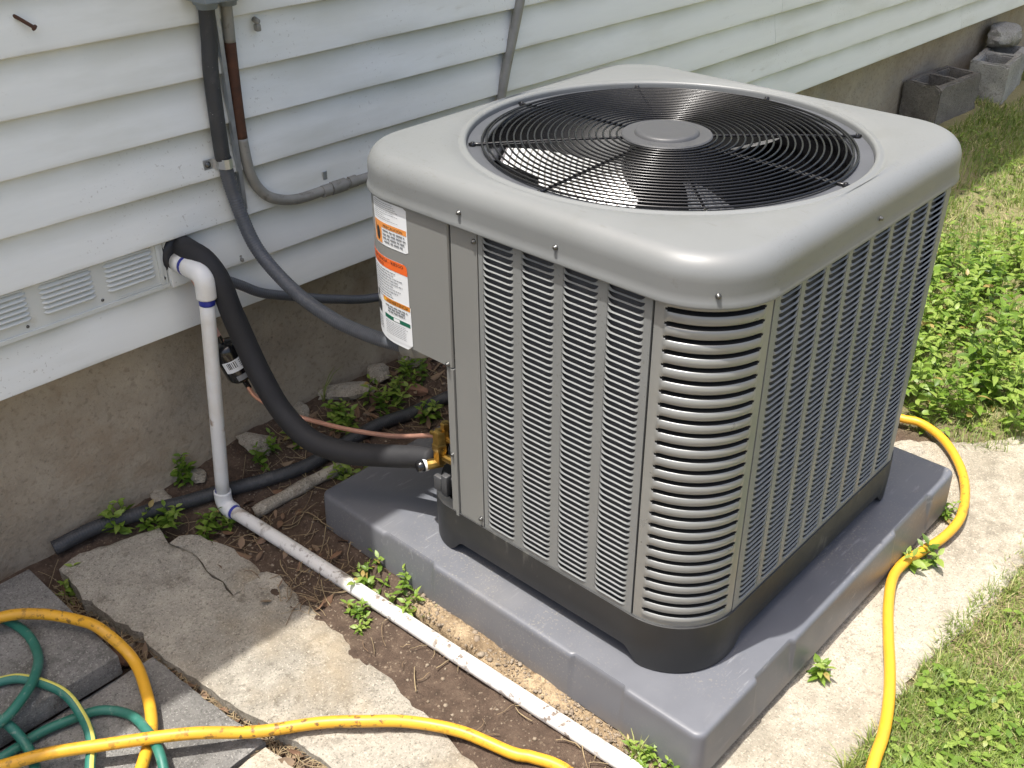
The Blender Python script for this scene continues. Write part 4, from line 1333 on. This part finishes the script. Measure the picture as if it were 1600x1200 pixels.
gh = thing('green_hose', (-.8, .9, 0), 'coiled green garden hose with a yellow stripe, beside the near left pavers', 'hose')
GH = [(-1.1, 1.22, .066), (-.90, 1.26, .066), (-.80, 1.262, .066), (-.757, 1.235, .066), (-.738, 1.150, .066), (-.751, 1.065, .068), (-.786, 1.001, .080), (-.829, .962, .083), (-.880, .944, .075), (-.95, .955, .066), (-1.0, 1.0, .066), (-.96, 1.04, .066), (-.91, 1.01, .066), (-.875, .955, .062), (-.863, .907, .030), (-.873, .852, .014), (-.899, .797, .011), (-.95, .70, .011), (-.98, .62, .011), (-.90, .64, .011), (-.839, .716, .016), (-.800, .775, .030), (-.776, .814, .034), (-.760, .876, .036), (-.762, .940, .060), (-.795, 1.015, .068), (-.832, 1.050, .068), (-.92, 1.08, .066), (-1.05, 1.05, .066), (-1.10, .98, .064), (-1.03, .925, .030), (-.95, .925, .012), (-.885, .925, .012), (-.832, .925, .014), (-.784, .915, .014), (-.721, .892, .012), (-.687, .839, .012), (-.690, .762, .030), (-.704, .692, .036), (-.726, .642, .020), (-.78, .56, .012), (-.9, .45, .012)]
V, F = tube(GH, .0098, 16, .008)
ns_ = (len(F) - 2) // 16
mi = [0] * len(F)
s0_, s1_ = int(ns_ * .42), int(ns_ * .68)
for i in range(s0_, s1_):
    for k in range(16):
        if k in (1, 2): mi[i * 16 + k] = 1
mk('hose_tube', V, F, [M['ghose'], M['ystripe']], gh, midx=mi)

# ------------------------------------------------------------------ cinder blocks and stones


def cinder(name, corner, ang, zt, m, label, group, L=.40, Wd=.19, H=.20):
    mb = MB()
    th, wb = .034, .030
    c, s = math.cos(ang), math.sin(ang)
    rng = np.random.default_rng(int(zt * 1000) + 3)
    bm = bmesh.new()
    def bx(x0, x1, y0, y1, z0, z1):
        r = bmesh.ops.create_cube(bm, size=1)['verts']
        for v in r: v.co = Vector(((x0 + x1) / 2 + v.co.x * (x1 - x0), (y0 + y1) / 2 + v.co.y * (y1 - y0), (z0 + z1) / 2 + v.co.z * (z1 - z0)))
    # outline with two cores cut through
    xs = [0, th, L / 2 - wb / 2, L / 2 + wb / 2, L - th, L]; ys = [0, th, Wd - th, Wd]
    grid = {}
    for k, z in enumerate((0, -H * .5, -H)):
        for i, x in enumerate(xs):
            for j, y in enumerate(ys):
                jx = rng.normal(0, .0025, 3) if k == 0 else (0, 0, 0)
                grid[i, j, k] = bm.verts.new((x + jx[0], y + jx[1], z + jx[2] - (.012 if (i == 0 and j == 0 and k == 0) else 0)))
    hole = lambda i, j: j == 1 and i in (1, 3)
    for i in range(5):
        for j in range(3):
            if hole(i, j): continue
            bm.faces.new([grid[i, j, 0], grid[i + 1, j, 0], grid[i + 1, j + 1, 0], grid[i, j + 1, 0]])
            bm.faces.new([grid[i, j + 1, 2], grid[i + 1, j + 1, 2], grid[i + 1, j, 2], grid[i, j, 2]])
            for (di, dj, e) in ((-1, 0, ((i, j), (i, j + 1))), (1, 0, ((i + 1, j), (i + 1, j + 1))), (0, -1, ((i, j), (i + 1, j))), (0, 1, ((i, j + 1), (i + 1, j + 1)))):
                a, b = i + di, j + dj
                if not (0 <= a < 5 and 0 <= b < 3) or hole(a, b):
                    for k in range(2):
                        bm.faces.new([grid[e[0][0], e[0][1], k], grid[e[1][0], e[1][1], k], grid[e[1][0], e[1][1], k + 1], grid[e[0][0], e[0][1], k + 1]])
    bmesh.ops.recalc_face_normals(bm, faces=bm.faces)
    sh = [e for e in bm.edges if len(e.link_faces) == 2 and e.calc_face_angle() > .6]
    bmesh.ops.bevel(bm, geom=sh, offset=.007, segments=2, affect='EDGES')
    bmesh.ops.subdivide_edges(bm, edges=[e for e in bm.edges if e.calc_length() > .05], cuts=3, use_grid_fill=True)
    for v in bm.verts:
        p = v.co
        p += Vector(rng.normal(0, .0014, 3))
    vs = [(corner[0] + c * v.co.x - s * v.co.y, corner[1] + s * v.co.x + c * v.co.y, zt + v.co.z) for v in bm.verts]
    bm.verts.index_update()
    fs = [tuple(v.index for v in f.verts) for f in bm.faces]
    bm.free()
    o = mk(name, vs, fs, m, loc=(corner[0] + .2 * c, corner[1] + .2 * s, zt - H))
    sharp(o, 50)
    return tag(o, label, 'cinder block', group)


cinder('cinder_block', (3.648, 1.118), R(-4.5), .315, M['cinder'], 'dark grey cinder block nearest the unit, open cells facing up', 'cinder blocks along the foundation')
cinder('cinder_block', (4.215, 1.020), R(9), .325, M['cinderpale'], 'pale crusted cinder block with a broken stone on top', 'cinder blocks along the foundation', .46)


def rock(name, c, size, m, label, group=None, seed=1, flat_=.7, cat='stone'):
    rng = np.random.default_rng(seed)
    bm = bmesh.new(); bmesh.ops.create_icosphere(bm, subdivisions=3, radius=1)
    pl = rng.normal(0, 1, (9, 3)); pl /= np.linalg.norm(pl, axis=1)[:, None]; pd = rng.uniform(.55, .92, 9)
    sx, sy, sz = size
    a = rng.uniform(0, 6.28)
    vs = []
    for v in bm.verts:
        p = np.array(v.co)
        for n, d in zip(pl, pd):
            h = p @ n
            if h > d: p = p - n * (h - d)
        p = p * (1 + .05 * rng.normal()) * np.array([sx, sy, sz]) / 2
        vs.append((c[0] + p[0] * math.cos(a) - p[1] * math.sin(a), c[1] + p[0] * math.sin(a) + p[1] * math.cos(a), c[2] + p[2]))
    bm.verts.index_update()
    fs = [tuple(v.index for v in f.verts) for f in bm.faces]
    bm.free()
    zmin = min(v[2] for v in vs)
    o = mk(name, vs, fs, m, loc=(c[0], c[1], zmin))
    sharp(o, 28)
    return tag(o, label, cat, group)


rock('broken_stone', (4.60, 1.21, .375), (.27, .18, .14), M['cinderpale'], 'jagged pale stone lying on top of the pale cinder block', seed=4)
rub = [(-.018, 1.335, .13, .08, .05, 'flat pale rubble stone at the foundation just right of the drain pipe'),
       (.144, 1.352, .10, .05, .035, 'narrow pale rubble stone tucked against the foundation behind the insulated pipe'),
       (.292, 1.340, .17, .075, .045, 'largest pale rubble stone against the foundation behind the copper pipe'),
       (.414, 1.350, .11, .07, .05, 'pale rubble stone by the foundation near the hanging conduit'),
       (-.290, 1.365, .10, .05, .035, 'small pale stone between the dark conduit and the foundation'),
       (-.180, 1.372, .07, .045, .03, 'smallest pale stone by the foundation left of the drain pipe'),
       (.534, 1.345, .12, .08, .06, 'brownish stone under the control box against the foundation'),
       (1.345, .235, .08, .06, .03, 'pale stone chip near the yellow hose behind the pad'),
       (1.245, .095, .10, .05, .03, 'pale stone chip between the pad corner and the yellow hose')]
for i, (x, y, a_, b_, c_, lab) in enumerate(rub):
    rock('rubble_stone', (x, y, float(gz(x, y)) + c_ * .22), (a_, b_, c_), M['stone'], lab, 'rubble stones by the foundation and pad', seed=20 + i)
rock('brick_fragment', (-.605, 1.02, -.005), (.11, .055, .035), M['redbrick'], 'reddish brick fragment in the gap beside the raised step block', seed=51, cat='brick fragment')
rock('brick_fragment', (-.598, .905, -.022), (.10, .06, .03), M['redbrick'], 'brown brick fragment in the gap between the paver and the worn slab', seed=52, cat='brick fragment')
rock('brick_fragment', (.455, 1.25, float(gz(.455, 1.25)) + .01), (.10, .055, .04), M['redbrick'], 'reddish brick fragment on the soil below the control box', seed=53, cat='brick fragment')


# ------------------------------------------------------------------ plants
def leaf_geo(P, d, upv, L, w, fold=.25, droop=.25):
    """one folded ovate leaf"""
    d = d / np.linalg.norm(d); side = np.cross(d, upv); side /= np.linalg.norm(side) + 1e-9; up_ = np.cross(side, d)
    pts = []
    for t, k in ((.0, .0), (.3, .85), (.62, .8), (1.0, 0)):
        c = P + d * L * t - up_ * droop * L * t * t
        if k == 0: pts.append(c)
        else:
            pts += [c + side * w * k / 2 + up_ * fold * w * k / 2, c, c - side * w * k / 2 + up_ * fold * w * k / 2]
    V = pts   # 0 base,1 L1,2 M1,3 R1,4 L2,5 M2,6 R2,7 tip
    F = [(0, 2, 1), (0, 3, 2), (1, 2, 5, 4), (2, 3, 6, 5), (4, 5, 7), (5, 6, 7)]
    return V, F


def weed_geo(rng, c, n, h, L, spread, zf=None, lean=.5):
    V, F, T = [], [], []
    def add(v, f, t):
        b = len(V); V.extend(v); F.extend([tuple(i + b for i in q) for q in f]); T.extend([t] * len(v))
    for _ in range(n):
        r = spread * math.sqrt(rng.uniform(0, 1)); a = rng.uniform(0, 6.283)
        b = np.array([c[0] + r * math.cos(a), c[1] + r * math.sin(a), c[2]])
        if zf is not None: b[2] = float(zf(b[0], b[1])) - .004
        hh = h * rng.uniform(.55, 1.1)
        la = rng.uniform(0, 6.283); ln = lean * rng.uniform(.1, 1)
        dirv = np.array([math.cos(la) * ln, math.sin(la) * ln, 1.0]); dirv /= np.linalg.norm(dirv)
        tint = rng.uniform(.1, .9)
        # stem
        tip = b + dirv * hh
        s1 = np.cross(dirv, [1, 0, .2]); s1 /= np.linalg.norm(s1); s2 = np.cross(dirv, s1); rs = .0011
        sv = [p + q * k for p, k in ((b, rs * 1.4), (tip, rs * .6)) for q in (s1, -.5 * s1 + .87 * s2, -.5 * s1 - .87 * s2)]
        add(sv, [(0, 1, 4, 3), (1, 2, 5, 4), (2, 0, 3, 5)], .25)
        nn = max(2, int(hh / (L * .62)))
        az = rng.uniform(0, 3.14)
        for k in range(nn + 1):
            f = (k + .6) / (nn + .6); p = b + dirv * hh * min(1, f)
            sz = L * (1.0 - .55 * abs(f - .45)) * rng.uniform(.75, 1.15)
            for side in (0, 1):
                aa = az + math.pi * side + rng.normal(0, .25)
                el_ = (.25 + .75 * f) * rng.uniform(.5, 1.1)
                d = np.array([math.cos(aa), math.sin(aa), math.tan(min(1.2, el_)) * .8])
                v, fc = leaf_geo(p, d, np.array([0, 0, 1.]) + .3 * rng.normal(0, 1, 3), sz, sz * rng.uniform(.46, .60), rng.uniform(.1, .4), rng.uniform(.15, .6))
                add(v, fc, 1.0 if rng.uniform() < .035 else np.clip(tint + rng.normal(0, .15) + .25 * (f - .5), 0, .88))
            az += math.pi / 2
    return V, F, T


WD = [  # x, y, stems, height, leaf, spread, label
    (.343, -.106, 5, .045, .030, .018, 'small bright green weed on the pale slab, right of the near pad corner'),
    (.805, -.128, 6, .045, .038, .035, 'bright green weed beside the yellow hose bend on the pale slab'),
    (1.035, -.088, 5, .035, .025, .025, 'low green weed between the pad and the yellow hose, at the far hose bend'),
    (-.572, 1.285, 7, .055, .026, .026, 'small green weed in the gap at the left edge of the worn slab'),
    (-.400, 1.375, 8, .085, .036, .030, 'leafy weed against the foundation above the left end of the dark conduit'),
    (-.214, 1.370, 7, .085, .032, .028, 'leafy weed against the foundation just left of the drain pipe'),
    (-.340, 1.318, 6, .05, .032, .022, 'weed sprouting between the dark conduit and the worn slab corner'),
    (-.303, 1.290, 6, .05, .030, .022, 'weed in the notch where the fragment broke from the worn slab'),
    (-.241, 1.238, 7, .05, .030, .028, 'broad-leaved weed left of the drain pipe elbow on the slab fragment'),
    (-.202, 1.235, 5, .04, .024, .03, 'low weed right beside the drain pipe elbow'),
    (-.105, .790, 9, .055, .027, .040, 'green weed by the far left corner of the pad, in the shade edge'),
    (-.100, .680, 10, .05, .025, .045, 'sunlit green weed between the white pipe and the pad'),
    (-.185, .735, 5, .03, .024, .02, 'tiny weed just left of the white pipe on the mud'),
    (-.205, .69, 4, .025, .02, .02, 'tiny weed at the edge of the worn slab near the white pipe'),
    (-.018, 1.288, 6, .06, .028, .03, 'weed behind the drain pipe between rubble stones'),
    (.076, 1.275, 7, .07, .03, .03, 'weed behind the lower bend of the insulated pipe'),
    (.178, 1.267, 8, .065, .03, .04, 'weed above the bare copper pipe by the foundation'),
    (.195, 1.231, 7, .06, .034, .03, 'bright weed next to the copper pipe on the soil'),
    (.339, 1.250, 10, .10, .03, .05, 'dense weed below the hanging conduit'),
    (.490, 1.290, 9, .09, .028, .05, 'dark weed under the control box beside the foundation'),
    (.430, 1.150, 6, .07, .034, .03, 'weed between the dark conduit and the unit, behind the brass valves'),
    (.094, 1.108, 6, .05, .03, .03, 'weed beneath the copper pipe beside the broken pale pipe'),
    (-.088, -.010, 40, .050, .020, .050, 'curly grey-green weed at the near corner of the pad by the white pipe'),
]
for i, (x, y, n, h, Lf, sp, lab) in enumerate(WD):
    rng = np.random.default_rng(100 + i)
    onslab = (y < 0 and x > .1)
    zf = (lambda a, b: np.zeros_like(a) + 0.0) if onslab else gz
    base = 0.0 if onslab else float(gz(x, y))
    if -.56 < x < -.27 and .9 < y < 1.30: zf = (lambda a, b: zL(np.asarray(a), np.asarray(b)))
    V, F, T = weed_geo(rng, (x, y, base), n, h, Lf, sp, zf, .7)
    o = mk('weed', V, F, M['leaf'], tint=T, loc=(x, y, base), smooth=True)
    tag(o, lab, 'weed', 'weeds around the unit and slabs')


# big leafy patch right of the unit
rng = np.random.default_rng(77)
V, F, T = [], [], []
cnt = 0
while cnt < 560:
    x = rng.uniform(1.38, 3.1); y = rng.uniform(-1.0, .80)
    d = ((x - 2.05) / .72) ** 2 + ((y - .12) / .62) ** 2
    d2 = ((x - 1.75) / .40) ** 2 + ((y + .25) / .5) ** 2
    if min(d, d2) > 1 + .35 * float(vnoise(x, y, 5, 4)): continue
    if x < 1.45 and y < .05: continue
    if x < W + .5 and y > .1 and False: continue
    v, f, t = weed_geo(rng, (x, y, 0), 1, rng.uniform(.13, .24) if d < .8 else .11, rng.uniform(.034, .058), .01, gz, .55)
    b = len(V); V += v; F += [tuple(i + b for i in q) for q in f]; T += t
    cnt += 1
o = mk('weed_patch', V, F, M['leaf'], tint=T)
tag(o, 'dense patch of bright green leafy weeds to the right of the unit', 'weeds', kind='stuff')


# lawn blades and clover leaves
def blades(n, region, seed, lmin=.02, lmax=.055, straw=.28):
    rng = np.random.default_rng(seed)
    x = rng.uniform(region[0], region[1], n); y = rng.uniform(region[2], region[3], n)
    return x, y


rng = np.random.default_rng(5)
xs, ys = [], []
for (n, x0, x1, y0, y1) in ((52000, .0, 1.5, -.70, -.235), (30000, 1.25, 3.0, -.8, 1.22), (60000, 2.4, 6.0, .3, 1.33), (60000, 1.2, 9, -3.2, .3)):
    xs.append(rng.uniform(x0, x1, n)); ys.append(rng.uniform(y0, y1, n))
x = np.concatenate(xs); y = np.concatenate(ys)
edge_y = -.265 + .03 * vnoise(x, y, 9, 61)
dens = .62 + .75 * vnoise(x, y, 3.2, 62, 3)
bare = (x > .55) & (x < 1.25) & (y > -.42) & (y < -.27)
ok = np.where(x < 1.35, (y < edge_y + .004) | (x > 1.35), x > 1.37 + .10 * vnoise(x, y, 4, 63) - .25 * sstep(y, 0, .4))
ok &= rng.uniform(0, 1, len(x)) < np.clip(np.where(bare, dens * .35, dens), .10, 1)
ok &= ~((x > 3.60) & (x < 4.10) & (y > 1.05) & (y < 1.33)) & ~((x > 4.18) & (x < 4.72) & (y > 1.0) & (y < 1.33))
ok &= ~((x > 1.3) & (x < 1.95) & (y < -.10) & (y > -.36))
x, y = x[ok], y[ok]
n = len(x)
z = gz(x, y) - .002
az = rng.uniform(0, 2 * np.pi, n); ln = rng.uniform(.016, .050, n) * (1 + .3 * (x > 1.4)); wd = rng.uniform(.0012, .0030, n) * (1 + .5 * (x > 2.5))
lean = rng.uniform(.3, 1.6, n)
dx, dy = np.cos(az), np.sin(az)
sx, sy = -dy, dx
tv = np.clip(rng.beta(1.6, 2.2, n) * .62 + .08 * vnoise(x, y, 6, 71), 0, .58)
strawm = rng.uniform(0, 1, n) < (.20 + .30 * np.clip(vnoise(x, y, 2.6, 72, 2), -.6, 1))
tv = np.where(strawm, rng.uniform(.75, 1, n), tv)
lean = np.where(strawm, lean + 1.2, lean)
V = np.zeros((n, 5, 3))
for k, (t, wk) in enumerate(((0, 1), (0, -1), (.55, .8), (.55, -.8), (1, 0))):
    h = ln * t / np.sqrt(1 + (lean * t) ** 2); r_ = ln * t * (lean * t) / np.sqrt(1 + (lean * t) ** 2)
    V[:, k, 0] = x + dx * r_ + sx * wd * wk / 2; V[:, k, 1] = y + dy * r_ + sy * wd * wk / 2; V[:, k, 2] = z + h
b = np.arange(n)[:, None] * 5
quads = b + np.array([[0, 1, 3, 2]]); tris = b + np.array([[2, 3, 4]])


def fast_mesh(name, V, quads, tris, m, tint):
    me = bpy.data.meshes.new(name)
    nv = len(V); nq, nt = len(quads), len(tris)
    me.vertices.add(nv); me.vertices.foreach_set('co', V.reshape(-1).astype(np.float32))
    me.loops.add(nq * 4 + nt * 3)
    me.loops.foreach_set('vertex_index', np.concatenate([quads.reshape(-1), tris.reshape(-1)]).astype(np.int32))
    me.polygons.add(nq + nt)
    st = np.concatenate([np.arange(nq) * 4, nq * 4 + np.arange(nt) * 3]).astype(np.int32)
    me.polygons.foreach_set('loop_start', st)
    me.materials.append(m)
    a = me.attributes.new('tint', 'FLOAT', 'POINT'); a.data.foreach_set('value', tint.astype(np.float32))
    me.update(calc_edges=True); me.validate()
    o = bpy.data.objects.new(name, me); C.objects.link(o)
    return o


lawn = fast_mesh('lawn', V.reshape(-1, 3), quads, tris, M['lawn'], np.repeat(tv, 5))
tag(lawn, 'patchy green lawn mixed with straw beyond the concrete', 'lawn', kind='stuff')

# low clover-like leaves in the lawn
rng = np.random.default_rng(15)
N0 = 9000
x = np.concatenate([rng.uniform(.05, 1.6, 4200), rng.uniform(1.3, 5.5, N0)]); y = np.concatenate([rng.uniform(-.9, -.24, 4200), rng.uniform(-.8, 1.2, N0)])
ed = -.27 + .03 * vnoise(x, y, 9, 61)
ok = np.where(x < 1.35, y < ed, x > 1.34) & (vnoise(x, y, 4.5, 81, 3) + .5 * vnoise(x, y, 16, 83, 2) + rng.uniform(-.5, .5, len(x)) > .20) & ~((x > 1.3) & (x < 1.95) & (y < -.08) & (y > -.36))
ok &= ~((x > .55) & (x < 1.25) & (y > -.42) & (y < -.27) & (rng.uniform(0, 1, len(x)) < .7))
ok &= ~((x > 3.60) & (x < 4.72) & (y > 1.0))
x, y = x[ok], y[ok]
V, F, T = [], [], []
for px, py in zip(x, y):
    zz = float(gz(px, py)) + rng.uniform(.006, .030)
    L_ = rng.uniform(.009, .024)
    a = rng.uniform(0, 6.283); nl = 2 + int(rng.uniform(0, 2))
    t = rng.uniform(.15, .95)
    for k in range(nl):
        aa = a + k * 6.283 / nl + rng.normal(0, .3)
        v, f = leaf_geo(np.array([px, py, zz]), np.array([math.cos(aa), math.sin(aa), rng.uniform(-.1, .5)]), np.array([0, 0, 1.]), L_, L_ * .7, .15, .3)
        b = len(V); V += v; F += [tuple(i + b for i in q) for q in f]; T += [t] * len(v)
o = mk('clover', V, F, M['leaf'], tint=T)
tag(o, 'low clover and small broad leaves spread through the lawn', 'ground cover', kind='stuff')

# grass tufts with long blades


def tuft(x, y, n, L, label, seed, zb=None):
    rng = np.random.default_rng(seed)
    z0 = float(gz(x, y)) if zb is None else zb
    V, F, T = [], [], []
    for _ in range(n):
        a = rng.uniform(0, 6.283); l = L * rng.uniform(.5, 1.1); w = rng.uniform(.0016, .003); le = rng.uniform(.3, 1.3)
        d = np.array([math.cos(a), math.sin(a), 0]); s = np.array([-d[1], d[0], 0])
        p0 = np.array([x, y, z0]) + d * rng.uniform(0, .006)
        b = len(V)
        for t, wk in ((0, 1), (.35, 1), (.7, .7), (1, .05)):
            q = p0 + d * l * le * .6 * t * t + np.array([0, 0, l * (t - .35 * le * t * t)])
            V += [q + s * w * wk / 2, q - s * w * wk / 2]
        F += [(b + 2 * k, b + 2 * k + 1, b + 2 * k + 3, b + 2 * k + 2) for k in range(3)]
        T += [rng.uniform(.1, .75)] * 8
    o = mk('grass_tuft', V, F, M['lawn'], tint=T, loc=(x, y, z0))
    return tag(o, label, 'grass tuft', 'grass tufts at the slab edges')


tuft(-.095, .035, 16, .085, 'long-bladed grass tuft at the pad near corner beside the white pipe', 1)
tuft(.16, -.262, 26, .075, 'grass tuft at the slab edge left of the yellow hose end', 2)
tuft(.06, -.255, 20, .06, 'grass tuft at the bottom edge of the picture on the pale slab edge', 3)
tuft(.655, -.292, 18, .075, 'spiky grass tuft at the slab edge near the bare soil', 4)
tuft(.86, -.305, 16, .06, 'grass tuft at the slab edge on the far right', 5)
tuft(.225, 1.36, 8, .12, 'thin grass tuft by the foundation behind the copper pipe', 6)
tuft(-.095, .60, 12, .05, 'short grass tuft between the white pipe and the pad', 7)

# ------------------------------------------------------------------ litter


def scatter_leaves(n, gen, seed):
    rng = np.random.default_rng(seed)
    V, F, T = [], [], []
    for _ in range(n):
        x, y = gen(rng)
        z = float(gz(x, y)) + rng.uniform(.002, .014)
        L_ = rng.uniform(.018, .042); a = rng.uniform(0, 6.283)
        v, f = leaf_geo(np.array([x, y, z]), np.array([math.cos(a), math.sin(a), rng.uniform(-.2, .4)]), np.array([0, 0, 1.]) + .6 * rng.normal(0, 1, 3), L_, L_ * rng.uniform(.35, .55), rng.uniform(-.8, .8), rng.uniform(-.8, .8))
        b = len(V); V += v; F += [tuple(i + b for i in q) for q in f]; T += [rng.uniform(0, 1)] * len(v)
    return V, F, T


def gap_pt(rng):
    t = rng.uniform(0, 1)
    pts = [(-.60, 1.34), (-.605, 1.15), (-.595, .99), (-.555, .85), (-.535, .70), (-.515, .55), (-.47, .42)]
    k = t * (len(pts) - 1); i = min(int(k), len(pts) - 2); f = k - i
    return pts[i][0] * (1 - f) + pts[i + 1][0] * f + rng.normal(0, .014), pts[i][1] * (1 - f) + pts[i + 1][1] * f


def back_pt(rng): return rng.uniform(.0, .75), 1.33 - abs(rng.normal(0, .12))
def left_pt(rng): return rng.uniform(-.30, .05), rng.uniform(.80, 1.30)


V, F, T = [], [], []
for n, gen, sd in ((110, gap_pt, 1), (150, back_pt, 2), (70, left_pt, 3)):
    v, f, t = scatter_leaves(n, gen, sd)
    b = len(V); V += v; F += [tuple(i + b for i in q) for q in f]; T += t
o = mk('leaf_litter', V, F, M['dryleaf'], tint=T)
tag(o, 'curled brown dead leaves in the slab gap and along the foundation', 'leaf litter', kind='stuff')


def twigs(n, gen, seed, lmin, lmax, zf):
    rng = np.random.default_rng(seed)
    V, F, T = [], [], []
    for _ in range(n):
        x, y = gen(rng); a = rng.uniform(0, 6.283); L_ = rng.uniform(lmin, lmax); r_ = rng.uniform(.0005, .0013)
        pts = []
        cv = rng.normal(0, .5)
        for t in np.linspace(-.5, .5, 5):
            px = x + math.cos(a + cv * t) * L_ * t; py = y + math.sin(a + cv * t) * L_ * t
            pts.append((px, py, float(zf(px, py)) + r_ + .002 + rng.uniform(0, .006)))
        v, f = tube(pts, r_, 4, raw=True, caps=False)
        b = len(V); V += [tuple(p) for p in v]; F += [tuple(i + b for i in q) for q in f]; T += [rng.uniform(0, 1)] * len(v)
    return V, F, T


def mud_pt(rng): return rng.uniform(-.26, -.10), rng.uniform(.05, .95)
def lawn_pt(rng): return rng.uniform(.55, 1.3), rng.uniform(-.45, -.28)
def slabgap_pt(rng): return gap_pt(rng)


V, F, T = [], [], []
for n, gen, sd, a_, b_ in ((260, gap_pt, 11, .03, .12), (60, mud_pt, 12, .02, .08), (90, left_pt, 13, .03, .11), (110, back_pt, 14, .03, .12), (170, lawn_pt, 15, .03, .10)):
    v, f, t = twigs(n, gen, sd, a_, b_, lambda p, q: float(gz(p, q)) + (.004 if p > -.3 else .008))
    b = len(V); V += v; F += [tuple(i + b for i in q) for q in f]; T += t
o = mk('twigs', V, F, M['twig'], tint=T)
tag(o, 'loose straw stems and twigs on the soil and slab gaps', 'twigs', kind='stuff')

# pebbles and grit
rng = np.random.default_rng(33)
ico_bm = bmesh.new(); bmesh.ops.create_icosphere(ico_bm, subdivisions=1, radius=1)
iv = np.array([tuple(v.co) for v in ico_bm.verts]); ico_bm.verts.index_update()
itr = np.array([[v.index for v in f.verts] for f in ico_bm.faces]); ico_bm.free()
px, py = [], []
for n, gen in ((260, mud_pt), (450, left_pt), (500, back_pt), (350, gap_pt), (800, lambda r: (r.uniform(-.115, -.068), r.uniform(-.1, .68)))):
    for _ in range(n):
        a_, b_ = gen(rng); px.append(a_); py.append(b_)
px = np.array(px); py = np.array(py)
n = len(px)
pr_ = np.clip(rng.lognormal(-6.4, .55, n), .0010, .009)
pz = gz(px, py) + pr_ * .15
pz = np.where((px > -.118) & (px < -.07) & (py < .68), .016 + .010 * sstep(py, .1, .5) + pr_ * .3, pz)
jit = 1 + .25 * rng.normal(0, 1, (n, len(iv), 1))
V = np.stack([px, py, pz], -1)[:, None, :] + iv[None] * jit * pr_[:, None, None] * np.array([1, 1, .7])
tr = (itr[None] + (np.arange(n) * len(iv))[:, None, None]).reshape(-1, 3)
o = fast_mesh('pebbles', V.reshape(-1, 3), np.zeros((0, 4), int), tr, M['pebble'], np.repeat(rng.uniform(0, 1, n), len(iv)))
tag(o, 'small pebbles and grit scattered over the bare soil', 'pebbles', kind='stuff')
